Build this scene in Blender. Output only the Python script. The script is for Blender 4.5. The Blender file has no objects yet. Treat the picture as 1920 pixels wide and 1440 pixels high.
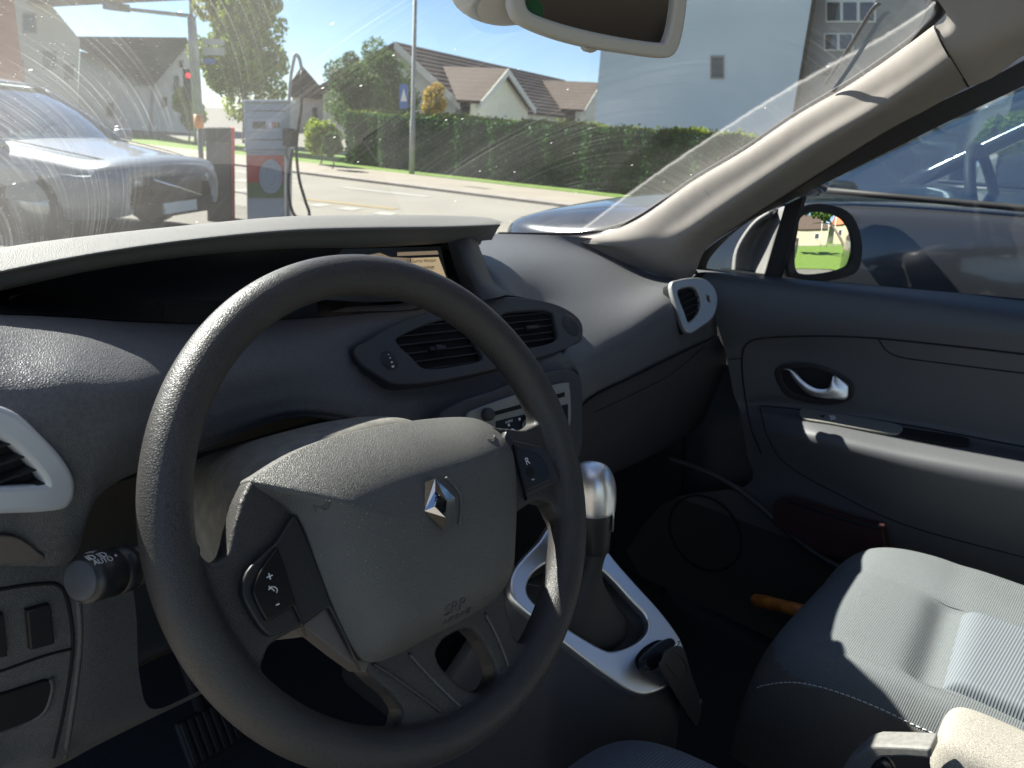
import bpy, bmesh, math, random
import numpy as np
from mathutils import Vector, Matrix
from mathutils.bvhtree import BVHTree
random.seed(7); rng = np.random.default_rng(11)
S = bpy.context.scene
COL = S.collection
# ------------------------------------------------------------------ camera
FPX = 1442.0; CXP, CYP = 960.0, 720.0            # focal length and centre in photo pixels
UPc = np.array([280, 4280, 1442.0]); UPc /= np.linalg.norm(UPc)
RTc = np.array([1311, 401, -1442.0]); RTc -= UPc*(RTc@UPc); RTc /= np.linalg.norm(RTc)
FWc = np.cross(UPc, RTc)
MR = np.array([RTc, FWc, UPc])                    # world = MR @ camera axes
CAM = np.array([0.0, 0.0, 1.25])
cd = bpy.data.cameras.new('camera'); cam = bpy.data.objects.new('camera', cd); COL.objects.link(cam)
cd.sensor_width = 36.0; cd.lens = 36.0*FPX/1920.0; cd.clip_start = 0.02; cd.clip_end = 3000
cam.matrix_world = Matrix([[*MR[0], CAM[0]], [*MR[1], CAM[1]], [*MR[2], CAM[2]], [0, 0, 0, 1]])
cd.dof.use_dof = True; cd.dof.focus_distance = 0.66; cd.dof.aperture_fstop = 14.0
S.camera = cam
# ------------------------------------------------------------------ light
SUND = np.array([-0.19, 1.17, 1.0]); SUND /= np.linalg.norm(SUND)     # towards the sun
w = bpy.data.worlds.new('World'); S.world = w; w.use_nodes = True
nt = w.node_tree; bg = nt.nodes['Background']
sky = nt.nodes.new('ShaderNodeTexSky'); sky.sky_type = 'NISHITA'; sky.sun_disc = False
sky.sun_elevation = math.asin(SUND[2]); sky.sun_rotation = math.atan2(SUND[0], SUND[1])
sky.altitude = 400; sky.air_density = 0.72; sky.dust_density = 0.15; sky.ozone_density = 2.8
nt.links.new(sky.outputs[0], bg.inputs[0]); bg.inputs[1].default_value = 0.05
sl = bpy.data.lights.new('sun', 'SUN'); sun = bpy.data.objects.new('sun', sl); COL.objects.link(sun)
sl.energy = 5.0; sl.angle = math.radians(0.55); sl.color = (1.0, 0.945, 0.86)
sun.rotation_euler = Vector(tuple(-SUND)).to_track_quat('-Z', 'Y').to_euler()
S.view_settings.view_transform = 'Standard'; S.view_settings.look = 'None'
S.view_settings.exposure = 1.85; S.view_settings.gamma = 1.0
S.cycles.max_bounces = 8; S.cycles.diffuse_bounces = 1; S.cycles.transparent_max_bounces = 12; S.cycles.glossy_bounces = 4
S.cycles.caustics_reflective = False; S.cycles.caustics_refractive = False
# ------------------------------------------------------------------ photo pixel -> point in space
A = lambda *p: np.array(p, float)
def ray(px, py): return MR@np.array([px-CXP, CYP-py, -FPX])
def P(px, py, x=None, y=None, z=None, d=None):
    r = ray(px, py)
    if x is not None: s = (x-CAM[0])/r[0]
    elif y is not None: s = (y-CAM[1])/r[1]
    elif z is not None: s = (z-CAM[2])/r[2]
    else: s = d/FPX
    return CAM+r*s
def PP(px, py, o, n):                              # onto the plane through o with normal n
    r = ray(px, py); return CAM+r*((o-CAM)@n)/(r@n)
def nrm(v): v = np.asarray(v, float); return v/np.linalg.norm(v)
# ------------------------------------------------------------------ object helpers
def link(o, parent=None):
    COL.objects.link(o)
    if parent is not None:
        o.parent = parent; o.matrix_parent_inverse = PINV[parent.name]
    PINV[o.name] = Matrix.Identity(4)
    return o
PINV = {}
def tag(o, label=None, cat=None, group=None, kind=None):
    if label: o['label'] = label
    if cat: o['category'] = cat
    if group: o['group'] = group
    if kind: o['kind'] = kind
    return o
def thing(name, loc, label, cat, group=None):
    o = bpy.data.objects.new(name, None); o.location = loc; COL.objects.link(o); o.empty_display_size = .1
    PINV[o.name] = Matrix.Translation(Vector(tuple(float(v) for v in loc))).inverted()
    return tag(o, label, cat, group)
def orient(me):                                     # outward normals; open sheets face the car's inside
    if len(me.polygons) > 60000: return
    b = bmesh.new(); b.from_mesh(me); bmesh.ops.recalc_face_normals(b, faces=b.faces[:])
    if any(e.is_boundary for e in b.edges):
        c = Vector(tuple(CAM)); s_ = sum(f.calc_area()*f.normal.dot(c-f.calc_center_median()) for f in b.faces)
        if s_ < 0: bmesh.ops.reverse_faces(b, faces=b.faces[:])
    b.to_mesh(me); b.free(); me.update()
def mesh(name, v, f, mat, parent=None, smooth=True, solid=None, bevel=None, sub=0, offset=-1.0):
    me = bpy.data.meshes.new(name)
    me.from_pydata([tuple(map(float, a)) for a in v], [], [tuple(int(i) for i in a) for a in f])
    me.update(); orient(me)
    if smooth: me.polygons.foreach_set('use_smooth', [True]*len(me.polygons))
    if mat is not None: me.materials.append(mat)
    o = bpy.data.objects.new(name, me); link(o, parent)
    if solid:
        m = o.modifiers.new('s', 'SOLIDIFY'); m.thickness = abs(solid); m.offset = offset if solid > 0 else -offset
    if bevel:
        m = o.modifiers.new('b', 'BEVEL'); m.width = bevel; m.segments = 3; m.limit_method = 'ANGLE'; m.angle_limit = math.radians(40)
        m.harden_normals = False
    if sub:
        m = o.modifiers.new('u', 'SUBSURF'); m.levels = sub; m.render_levels = sub
    return o
def cr(pts, k, closed=False):                      # Catmull-Rom through points, k steps per span
    p = np.asarray(pts, float); n = len(p); out = []
    rngs = range(n) if closed else range(n-1)
    for i in rngs:
        if closed: a, b, c, d = p[(i-1) % n], p[i], p[(i+1) % n], p[(i+2) % n]
        else:
            b, c = p[i], p[i+1]; a = p[i-1] if i > 0 else 2*b-c; d = p[i+2] if i+2 < n else 2*c-b
        for j in range(k):
            t = j/k
            out.append(.5*(2*b+(c-a)*t+(2*a-5*b+4*c-d)*t*t+(3*b-a-3*c+d)*t**3))
    if not closed: out.append(p[-1])
    return np.array(out)
def upgrid(rows, ku, kv, cu=False, cv=False):
    g = np.array([cr(r, ku, cu) for r in rows])
    g = np.array([cr(g[:, j], kv, cv) for j in range(g.shape[1])]).transpose(1, 0, 2)
    return g
def gfaces(m, n, cu=False, cv=False):
    f = []
    for i in range(m if cv else m-1):
        for j in range(n if cu else n-1):
            a, b = i, (i+1) % m; c, d = j, (j+1) % n
            f.append((a*n+c, a*n+d, b*n+d, b*n+c))
    return f
def grid(name, rows, mat, parent=None, ku=5, kv=5, cu=False, cv=False, **k):
    g = upgrid(rows, ku, kv, cu, cv); m, n = g.shape[:2]
    o = mesh(name, g.reshape(-1, 3), gfaces(m, n, cu, cv), mat, parent, **k)
    o['_'] = 0; del o['_']
    BVH[o.name] = BVHTree.FromPolygons([tuple(a) for a in g.reshape(-1, 3)], gfaces(m, n, cu, cv))
    return o
BVH = {}
def hit(o, px, py, lift=0.0):                      # point of an already built surface seen along a pixel ray
    r = nrm(ray(px, py)); h, n, i, d = BVH[o.name].ray_cast(Vector(tuple(CAM)), Vector(tuple(r)))
    if h is None: return None, None
    n = np.array(n)
    if n@r > 0: n = -n
    return np.array(h)+n*lift, n
def tube_geo(pts, rad, seg=10, up=None, flat=1.0, caps=True):
    p = np.asarray(pts, float); n = len(p)
    rad = np.full(n, rad) if np.isscalar(rad) else np.interp(np.linspace(0, 1, n), np.linspace(0, 1, len(rad)), rad)
    t = np.gradient(p, axis=0); t /= np.linalg.norm(t, axis=1)[:, None]+1e-12
    u = nrm(np.cross(t[0], [0, 0, 1.0] if abs(t[0][2]) < .95 else [1.0, 0, 0])) if up is None else nrm(np.cross(t[0], up))
    v = []
    for i in range(n):
        u = u-t[i]*(u@t[i]); u = nrm(u); w_ = np.cross(t[i], u)
        for k in range(seg):
            a = 2*math.pi*k/seg; v.append(p[i]+rad[i]*(u*math.cos(a)+w_*flat*math.sin(a)))
    f = gfaces(n, seg, cu=True)
    if caps: f += [tuple(range(seg-1, -1, -1)), tuple(range((n-1)*seg, n*seg))]
    return v, f
def tube(name, pts, rad, mat, parent=None, k=1, seg=10, **kw):
    tk = {a: kw.pop(a) for a in ('up', 'flat', 'caps') if a in kw}
    if k > 1: pts = cr(pts, k)
    v, f = tube_geo(pts, rad, seg, **tk)
    return mesh(name, v, f, mat, parent, **kw)
def join_geo(parts):
    V, Fc = [], []
    for v, f in parts:
        b = len(V); V += list(v); Fc += [tuple(i+b for i in q) for q in f]
    return V, Fc
def box_geo(c, h, ax=None):
    c = A(*c); ax = np.eye(3) if ax is None else np.array(ax)
    v = [c+ax[0]*h[0]*i+ax[1]*h[1]*j+ax[2]*h[2]*k for k in (-1, 1) for j in (-1, 1) for i in (-1, 1)]
    return v, [(0, 2, 3, 1), (4, 5, 7, 6), (0, 1, 5, 4), (2, 6, 7, 3), (0, 4, 6, 2), (1, 3, 7, 5)]
def box(name, c, h, mat, parent=None, ax=None, bevel=None, smooth=False):
    v, f = box_geo(c, h, ax); return mesh(name, v, f, mat, parent, smooth=smooth, bevel=bevel)
def prism_geo(pts, n, t):                          # flat outline pushed along n by t
    p = [np.asarray(a, float) for a in pts]; m = len(p); n = np.asarray(n, float)
    v = p+[a+n*t for a in p]
    return v, [tuple(range(m))]+[tuple(range(2*m-1, m-1, -1))]+[(i, i+m, (i+1) % m+m, (i+1) % m) for i in range(m)]
def prism(name, pts, n, t, mat, parent=None, **k):
    v, f = prism_geo(pts, n, t); k.setdefault('smooth', False); return mesh(name, v, f, mat, parent, **k)
def eval_mesh(o):
    dg = bpy.context.evaluated_depsgraph_get(); dg.update()
    return bpy.data.meshes.new_from_object(o.evaluated_get(dg))
def frame(o, n, up=(0, 0, 1)):
    n = nrm(n); x = np.cross(up, n)
    if np.linalg.norm(x) < 1e-3: x = np.cross((0, 1, 0), n)
    x = nrm(x); y = np.cross(n, x); return A(*o), x, y, n
def plate(name, loops, fr, ext, bev, mat, parent=None, lift=0.0, res=2):
    """flat plate with holes: loops are lists of 3D points near the plane of frame fr"""
    o, x, y, n = fr
    cu = bpy.data.curves.new('c', 'CURVE'); cu.dimensions = '2D'; cu.fill_mode = 'BOTH'
    cu.extrude = ext; cu.bevel_depth = bev; cu.bevel_resolution = res
    for lp in loops:
        s = cu.splines.new('POLY'); s.points.add(len(lp)-1)
        for i, p in enumerate(lp): s.points[i].co = ((p-o)@x, (p-o)@y, 0, 1)
        s.use_cyclic_u = True
    t = bpy.data.objects.new('c', cu); COL.objects.link(t)
    me = eval_mesh(t); bpy.data.objects.remove(t); bpy.data.curves.remove(cu)
    M4 = Matrix([[x[i], y[i], n[i], o[i]+n[i]*lift] for i in range(3)]+[[0, 0, 0, 1]])
    me.transform(M4); me.name = name; me.materials.clear(); me.materials.append(mat)
    me.polygons.foreach_set('use_smooth', [True]*len(me.polygons))
    try: me.set_sharp_from_angle(angle=math.radians(35))
    except Exception: pass
    ob = bpy.data.objects.new(name, me); link(ob, parent); return ob
def txt(name, body, size, o, x, y, mat, parent=None, ext=.0002, align='CENTER', shear=0):
    cu = bpy.data.curves.new('t', 'FONT'); cu.body = body; cu.size = size; cu.extrude = ext; cu.shear = shear
    cu.align_x = align; cu.align_y = 'CENTER'
    t = bpy.data.objects.new('t', cu); COL.objects.link(t); me = eval_mesh(t)
    bpy.data.objects.remove(t); bpy.data.curves.remove(cu)
    x = nrm(x); n = nrm(np.cross(x, y)); y = np.cross(n, x)
    me.transform(Matrix([[x[i], y[i], n[i], o[i]] for i in range(3)]+[[0, 0, 0, 1]]))
    me.name = name; me.materials.clear(); me.materials.append(mat)
    ob = bpy.data.objects.new(name, me); link(ob, parent); return ob
def plane_fit(pts):
    p = np.array(pts); c = p.mean(0); n = np.linalg.svd(p-c)[2][2]
    if n@(CAM-c) < 0: n = -n
    return c, n
def sm(pts, k=5): return cr(np.array(pts, float), k, True)
# ------------------------------------------------------------------ materials
def L3(c): return (c[0], c[1], c[2], 1.0)
def newmat(name):
    m = bpy.data.materials.new(name); m.use_nodes = True; return m, m.node_tree.nodes, m.node_tree.links
def mat(name, col, rough=.5, metal=0.0, grain=0, gstr=.3, gd=.0006, noise=None, specks=0, spec=.5, coat=0, emit=None, groove=.3, fabric=None, bumpn=None, sheen=0):
    m, N, K = newmat(name); b = N['Principled BSDF']
    b.inputs['Base Color'].default_value = L3(col); b.inputs['Roughness'].default_value = rough
    b.inputs['Metallic'].default_value = metal; b.inputs['Specular IOR Level'].default_value = spec
    b.inputs['Coat Weight'].default_value = coat; b.inputs['Coat Roughness'].default_value = .04
    if sheen: b.inputs['Sheen Weight'].default_value = sheen
    tc = N.new('ShaderNodeTexCoord'); src = None
    def mixc(fac, c2, c1=None):
        nonlocal src
        mx = N.new('ShaderNodeMix'); mx.data_type = 'RGBA'; K.new(fac, mx.inputs[0])
        if src is not None: K.new(src, mx.inputs[6])
        else: mx.inputs[6].default_value = L3(col)
        mx.inputs[7].default_value = L3(c2); src = mx.outputs[2]; K.new(src, b.inputs['Base Color'])
    def ramp(s, a, c):
        r = N.new('ShaderNodeMapRange'); K.new(s, r.inputs[0]); r.inputs[1].default_value = a; r.inputs[2].default_value = c; return r.outputs[0]
    if noise:                                      # (scale, second colour[, detail])
        n_ = N.new('ShaderNodeTexNoise'); n_.inputs['Scale'].default_value = noise[0]; n_.inputs['Detail'].default_value = noise[2] if len(noise) > 2 else 6
        K.new(tc.outputs['Object'], n_.inputs['Vector']); mixc(ramp(n_.outputs[0], .35, .68), noise[1])
    bump = None
    def addbump(h, st, dist):
        nonlocal bump
        bn = N.new('ShaderNodeBump'); bn.inputs['Strength'].default_value = st; bn.inputs['Distance'].default_value = dist
        K.new(h, bn.inputs['Height'])
        if bump is not None: K.new(bump, bn.inputs['Normal'])
        bump = bn.outputs[0]; K.new(bump, b.inputs['Normal'])
    if grain:
        wn = N.new('ShaderNodeTexNoise'); wn.inputs['Scale'].default_value = grain*.35; K.new(tc.outputs['Object'], wn.inputs['Vector'])
        ad = N.new('ShaderNodeMix'); ad.data_type = 'VECTOR'; ad.inputs[0].default_value = .0015; K.new(tc.outputs['Object'], ad.inputs[4]); K.new(wn.outputs['Color'], ad.inputs[5])
        v = N.new('ShaderNodeTexVoronoi'); v.feature = 'DISTANCE_TO_EDGE'; v.inputs['Scale'].default_value = grain
        K.new(ad.outputs[1], v.inputs['Vector'])
        gr_ = N.new('ShaderNodeMapRange'); K.new(v.outputs['Distance'], gr_.inputs[0]); gr_.inputs[2].default_value = .22; gr_.inputs[3].default_value = groove; gr_.inputs[4].default_value = 0
        mixc(gr_.outputs[0], tuple(c*.35 for c in col)); addbump(ramp(v.outputs['Distance'], 0, .35), gstr, gd)
    if bumpn:                                      # (scale, strength, distance)
        n2 = N.new('ShaderNodeTexNoise'); n2.inputs['Scale'].default_value = bumpn[0]; n2.inputs['Detail'].default_value = 5
        K.new(tc.outputs['Object'], n2.inputs['Vector']); addbump(n2.outputs[0], bumpn[1], bumpn[2])
    if fabric:                                     # (axis vector, period, second colour, bump)
        wv = N.new('ShaderNodeVectorMath'); wv.operation = 'DOT_PRODUCT'; K.new(tc.outputs['Object'], wv.inputs[0]); wv.inputs[1].default_value = tuple(nrm(fabric[0])*2*math.pi/fabric[1])
        sn = N.new('ShaderNodeMath'); sn.operation = 'SINE'; K.new(wv.outputs['Value'], sn.inputs[0])
        mixc(ramp(sn.outputs[0], -.7, .9), fabric[2]); addbump(sn.outputs[0], fabric[3], fabric[1]*.25)
    if specks:
        v2 = N.new('ShaderNodeTexVoronoi'); v2.inputs['Scale'].default_value = specks; K.new(tc.outputs['Object'], v2.inputs['Vector'])
        n3 = N.new('ShaderNodeTexNoise'); n3.inputs['Scale'].default_value = 9; K.new(tc.outputs['Object'], n3.inputs['Vector'])
        lt = N.new('ShaderNodeMath'); lt.operation = 'LESS_THAN'; K.new(v2.outputs['Distance'], lt.inputs[0])
        r3 = N.new('ShaderNodeMapRange'); K.new(n3.outputs[0], r3.inputs[0]); r3.inputs[1].default_value = .4; r3.inputs[2].default_value = .75; r3.inputs[3].default_value = .03; r3.inputs[4].default_value = .11
        K.new(r3.outputs[0], lt.inputs[1]); mixc(lt.outputs[0], (.32, .31, .28))
    if emit:
        b.inputs['Emission Color'].default_value = L3(emit[0]); b.inputs['Emission Strength'].default_value = emit[1]
    return m
M = {}
M['dash'] = mat('dash_plastic', (.098, .101, .108), .46, grain=640, gstr=.65, gd=.0004, noise=(330, (.135, .135, .135), 4), specks=330, groove=.2, spec=.5)
M['dash2'] = mat('dash_plastic_smooth', (.06, .06, .064), .5, grain=800, gstr=.2, gd=.0003, spec=.35)
M['visor'] = mat('hood_plastic', (.20, .193, .18), .6, grain=620, gstr=.75, gd=.0004, specks=330, spec=.3)
M['recess'] = mat('black_gloss_panel', (.012, .012, .014), .25, spec=.4)
M['black'] = mat('black_rubber', (.018, .018, .02), .6, spec=.3)
M['void'] = mat('near_black_plastic', (.022, .022, .023), .8, spec=.1)  # near-black for gaps, hollows, seams and small prints
M['leather'] = mat('wheel_leather', (.046, .043, .042), .47, groove=.65, grain=600, gstr=.38, gd=.0005, noise=(30, (.056, .052, .049)), spec=.5)
M['leather2'] = mat('airbag_plastic', (.11, .107, .10), .5, grain=800, gstr=.6, gd=.0004, noise=(16, (.13, .126, .115)), specks=260, spec=.5)
M['panel'] = mat('switch_plastic', (.022, .022, .024), .42, spec=.4, specks=300)
M['gloss'] = mat('glossy_black_plastic', (.010, .010, .011), .28, spec=.3, bumpn=(300, .05, .001))
M['shroud'] = mat('column_shroud_plastic', (.16, .155, .14), .55, grain=900, gstr=.3, gd=.0003, noise=(90, (.24, .23, .2)), specks=260, spec=.3)
M['chrome'] = mat('chrome', (.75, .76, .78), .07, 1.0)
M['silver'] = mat('satin_silver', (.78, .79, .81), .34, .95)
M['ventdim'] = mat('vent_trim_dim', (.36, .37, .36), .4, .5); M['satin'] = mat('vent_trim_skylit', (.60, .62, .66), .36, .25)  # same silver trim twice: left vent's sky brightness in colour, right vent dimmer
M['radio'] = mat('radio_faceplate', (.27, .27, .25), .5, .1, spec=.4)
M['white'] = mat('white_print', (.75, .75, .72), .6)
M['greytxt'] = mat('embossed_letters', (.085, .083, .08), .45)
M['beige'] = mat('pillar_trim_cloth', (.275, .25, .226), .85, bumpn=(900, .12, .001), noise=(40, (.30, .272, .246)), spec=.2)
M['liner'] = mat('headliner_cloth', (.38, .345, .315), .9, bumpn=(700, .2, .001), spec=.1)
M['door'] = mat('door_vinyl', (.095, .097, .102), .5, grain=700, gstr=.2, gd=.0003, spec=.35)
M['doorlow'] = mat('door_panel_cloth', (.075, .077, .085), .75, bumpn=(900, .2, .0006), spec=.2)
M['armrest'] = mat('armrest_plastic', (.25, .24, .21), .6, grain=800, gstr=.25, gd=.0003, spec=.3)
M['seat'] = mat('seat_fabric', (.108, .118, .122), .92, fabric=((0, 1, .1), .0026, (.145, .157, .161), .35), spec=.1, bumpn=(1400, .3, .0008), noise=(420, (.15, .16, .162), 4))
M['seatside'] = mat('seat_side_fabric', (.10, .095, .085), .95, bumpn=(1500, .5, .0009), noise=(900, (.15, .14, .12), 3), spec=.1)
M['seatins'] = mat('seat_insert_fabric', (.12, .133, .147), .92, fabric=((.05, 1, 0), .0034, (.185, .205, .222), .35), spec=.1)
M['pad'] = mat('armrest_fabric', (.22, .205, .18), .95, bumpn=(1300, .4, .0008), noise=(800, (.41, .385, .33), 3), spec=.1)
M['thread'] = mat('white_thread', (.7, .7, .66), .7)
M['carpet'] = mat('black_carpet', (.065, .061, .058), .95, bumpn=(500, .8, .003), spec=.1)
M['boot'] = mat('gear_boot_leather', (.03, .029, .029), .6, grain=900, gstr=.25, gd=.0003)
M['mirror'] = mat('mirror_glass', (.82, .84, .85), .0, 1.0)
M['green'] = mat('green_reflection', (.02, .09, .035), .4)
M['mould'] = mat('mirror_housing_beige', (.60, .56, .50), .5, spec=.4)
M['redbrown'] = mat('oxblood_leather', (.05, .020, .019), .5, grain=400, gstr=.3)
M['orange'] = mat('orange_wood_handle', (.85, .33, .06), .45, noise=(40, (.5, .15, .03)))
M['fob'] = mat('black_leather_tag', (.03, .032, .034), .5, grain=500, gstr=.2)
# ------------------------------------------------------------------ the car we sit in
car = thing('car', (.675, 0, 0), 'car seen from its driver side, with black steering wheel, grey seats and dusty windshield', 'car')
# dashboard: columns run left to right, rows from the windshield down
def col(r0, r1, r2, r3, r4, r5, r6): return [r0, r1, r2, r3, r4, r5, r6]
def q(px, py, y): return P(px, py, y=y)
r1 = [q(-300, 602, .51), q(-150, 598, .55), q(0, 595, .575), q(140, 600, .592), q(255, 608, .612), q(400, 611, .64), q(560, 602, .66), q(690, 591, .67), q(812, 578, .67)]
c = []
dat = [
 ((-300, 690, .47), (-300, 770, .44), (-300, 880, .42), (-300, 1045, .43)),
 ((-150, 690, .49), (-150, 775, .463), (-150, 880, .452), (-150, 1045, .46)),
 ((0, 690, .500), (0, 780, .472), (5, 880, .466), (20, 1042, .473)),
 ((140, 690, .498), (140, 790, .472), (137, 880, .466), (138, 1030, .474)),
 ((255, 700, .505), (252, 780, .482), (235, 840, .474), (200, 905, .478)),
 ((390, 690, .553), (385, 765, .532), (380, 800, .526), (378, 833, .528)),
 ((560, 670, .605), (560, 725, .588), (560, 755, .582), (560, 774, .582)),
 ((700, 660, .64), (700, 730, .612), (705, 765, .60), (712, 800, .598)),
 ((830, 655, .636), (850, 725, .612), (860, 760, .60), (880, 850, .585)),
 ((975, 600, .63), (1040, 690, .592), (1060, 730, .58), (1060, 800, .565)),
 ((1010, 575, .665), (1078, 655, .592), (1096, 690, .572), (1105, 745, .566)),
 ((1110, 560, .70), (1165, 612, .625), (1172, 650, .603), (1185, 705, .595)),
 ((1215, 530, .75), (1252, 556, .668), (1262, 595, .64), (1275, 660, .634)),
 ((1300, 510, .76), (1322, 530, .71), (1335, 570, .67), (1345, 628, .66)),
]
r0 = [a+A(0, .16, .002) for a in r1]
r0[3:] = [A(a[0]+.02, .79, a[2]-.006) for a in r1[3:]]
r1 += [q(905, 520, .70), q(925, 492, .74), q(1030, 485, .82), q(1180, 490, .84), q(1290, 500, .80)]
r0 += [A(.80, .90, 1.06), A(.90, .985, 1.066), A(1.06, .965, 1.058), A(1.24, .90, 1.05), A(1.36, .82, 1.035)]
rr = [r0, r1]+[[q(*d[k]) for d in dat] for k in range(4)]
rr.append([a+A(0, .14, .0) if i < 8 else a+A(0, .06, -.005) for i, a in enumerate(rr[-1])])
# extra row close to the edge keeps the fold below the shoulder tight
rr.insert(6, [a+A(0, .02, -.008) for a in rr[5]])
dash = grid('dashboard', rr, M['dash'], car, ku=8, kv=8)
# hood over the instruments
vx = [(-330, .53), (-150, .575), (0, .60), (182, .61), (365, .62), (547, .635), (693, .65), (815, .665), (900, .68), (936, .70)]
top_ = [(-330, 530), (-150, 495), (0, 465), (150, 444), (330, 425), (530, 407), (690, 404), (815, 404), (905, 407), (941, 416)]
lit_ = [(-330, 580), (-150, 540), (0, 503), (182, 469), (365, 444), (547, 427), (693, 423), (815, 422), (900, 420), (938, 420)]
low_ = [(-330, 610), (-150, 572), (0, 545), (182, 506), (365, 480), (547, 467), (693, 464), (815, 457), (893, 448), (934, 428)]
rA, rB, rC, rC2, rD, rE = [], [], [], [], [], []
for i, (px, y) in enumerate(vx):
    b = P(*top_[i], y=y+(.085 if i < 9 else .02)); c_ = P(*lit_[i], y=y); d_ = P(*low_[i], y=y+.030)
    rA.append(A(b[0]+.02, .93 if i < 8 else .80, 1.035 if i < 8 else 1.075)); rB.append(b); rC.append(c_); rC2.append(P(lit_[i][0], lit_[i][1]*.62+low_[i][1]*.38, y=y+.001)); rD.append(d_); rE.append(A(d_[0]+.01, .75, min(d_[2]+.004, b[2]-.030)))
rAB = [(a*.4+b*.6)+A(0, 0, .003) for a, b in zip(rA, rB)]
visor = grid('instrument_hood', [rA, rAB, rB, rC, rC2, rD, rE], M['visor'], dash, ku=8, kv=6)
tag(visor, 'long curved grey instrument hood along the top of the dashboard')
grid('recess_shade_sheet', [[a+A(0, .006, .0015) for a in r1[:10]], [(a+b)/2+A(0, 0, .003) for a, b in zip(r0[:10], r1[:10])], [a+A(0, -.002, .004) for a in r0[:10]]], M['recess'], dash, ku=8, kv=3)  # black sheet over the recess floor, its shade painted in
grid('hood_shade_sheet', [[a+A(0, .004, -.0012) for a in rD[:-1]], [(a+b)/2+A(0, 0, -.0025) for a, b in zip(rD[:-1], rE[:-1])], [a+A(0, 0, -.003) for a in rE[:-1]]], M['recess'], dash, ku=8, kv=3)  # black sheet under the hood, darkens its shaded underside by colour
# back wall of the recess with the central display
bw = [[A(e[0]-.03, .755, e[2]+.002) for e in rE[:-1]], [A(e[0]-.03, .765, e[2]-.06) for e in rE[:-1]], [A(e[0]-.03, .75, .98) for e in rE[:-1]]]
grid('instrument_recess', bw, M['recess'], dash, ku=4, kv=4)
ft = [[q(838, 450, .70), q(862, 450, .69), q(884, 446, .70), q(893, 446, .77)],
      [q(852, 500, .69), q(878, 495, .667), q(903, 492, .69), q(910, 490, .76)],
      [q(866, 535, .68), q(895, 530, .652), q(922, 527, .675), q(935, 522, .75)],
      [q(880, 565, .66), q(912, 562, .635), q(950, 552, .65), q(962, 540, .73)]]
grid('hood_foot', ft, M['dash2'], dash, ku=6, kv=6)
grid('recess_end_cap', [[q(18, 555, .64), q(60, 548, .70), q(110, 545, .74)], [q(15, 575, .63), q(60, 572, .70), q(110, 570, .74)], [q(30, 600, .63), q(70, 605, .70), q(115, 610, .74)]], M['dash2'], dash, ku=6, kv=6)
# display screen
sc0 = P(700, 520, y=.735); scn = nrm(CAM*A(1, 1, 1)+A(.2, 0, -.05)-sc0)
def sp(px, py, l=0): return PP(px, py, sc0+scn*l, scn)
prism('display_screen', [sp(500, 470), sp(826, 462), sp(848, 560), sp(520, 575)], -scn, .01, M['recess'], dash)
M['screen'] = mat('lit_screen', (.05, .045, .03), .3, emit=((.55, .42, .25), .22))
M['screen2'] = mat('lit_screen_dim', (.04, .035, .03), .3, emit=((.42, .31, .21), .14))
prism('screen_field', [sp(770, 484, .001), sp(822, 482, .001), sp(838, 525, .001), sp(770, 535, .001)], scn, .001, M['screen'], dash)
prism('screen_field', [sp(584, 484, .001), sp(680, 482, .001), sp(690, 478, .001), sp(712, 474, .001), sp(732, 482, .001), sp(768, 484, .001), sp(768, 510, .001), sp(584, 515, .001)], scn, .001, M['screen2'], dash)
prism('screen_field', [sp(745, 473, .001), sp(820, 470, .001), sp(822, 477, .001), sp(745, 480, .001)], scn, .001, M['screen2'], dash)
xs = nrm(sp(820, 484)-sp(770, 486)); ys = nrm(np.cross(scn, xs))
txt('screen_text', '5 Gurte hinten', .0062, sp(790, 489, .003), xs, ys, M['void'], dash)
txt('screen_text', 'angelegt', .0062, sp(800, 501, .003), xs, ys, M['void'], dash)
# helper: plate lying on the dashboard skin
def onsurf(o, loops, k=5, smooth=True):
    L = [[hit(o, a, b)[0] for a, b in lp] for lp in loops]
    L = [[p for p in lp if p is not None] for lp in L]
    c0, n0 = plane_fit(L[0]); fr = frame(c0, n0)
    out = []
    for lp in loops:
        pts = [PP(a, b, c0, n0) for a, b in lp]
        out.append(list(sm(pts, k)) if smooth else pts)
    return out, fr
def slats(name, loop3, fr, n, tilt, mat_, parent, lo=.002, wd=.006, th=.0007, vane=None):
    """slats clipped to an opening outline, given across its own x direction"""
    o, x, y, nn = fr; p2 = np.array([((p-o)@x, (p-o)@y) for p in loop3])
    ct, st = math.cos(tilt), math.sin(tilt); dx = A(ct, st); dy = A(-st, ct)
    u = p2@dx; v = p2@dy; parts = []
    for i in range(n):
        vv = v.min()+(v.max()-v.min())*(i+.5)/n; xs_ = []
        for k in range(len(p2)):
            a, b = v[k]-vv, v[(k+1) % len(p2)]-vv
            if a*b < 0: t = a/(a-b); xs_.append(u[k]+(u[(k+1) % len(p2)]-u[k])*t)
        if len(xs_) < 2: continue
        cx, hx = (min(xs_)+max(xs_))/2, (max(xs_)-min(xs_))/2
        c2 = dx*cx+dy*vv; ce = o+x*c2[0]+y*c2[1]+nn*(lo+wd*.5)
        X = x*dx[0]+y*dx[1]; Y = x*dy[0]+y*dy[1]; N_ = nrm(nn*.9-Y*.35)
        parts.append(box_geo(ce, (hx*1.02, wd*.5, th), (X, N_, np.cross(X, N_))))
    if vane is not None:
        for cpt, hh in vane: parts.append(box_geo(cpt, hh, (x*dx[0]+y*dx[1], nn, x*dy[0]+y*dy[1])))
    v_, f_ = join_geo(parts); return mesh(name, v_, f_, mat_, parent, smooth=False, bevel=.0004)
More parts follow.
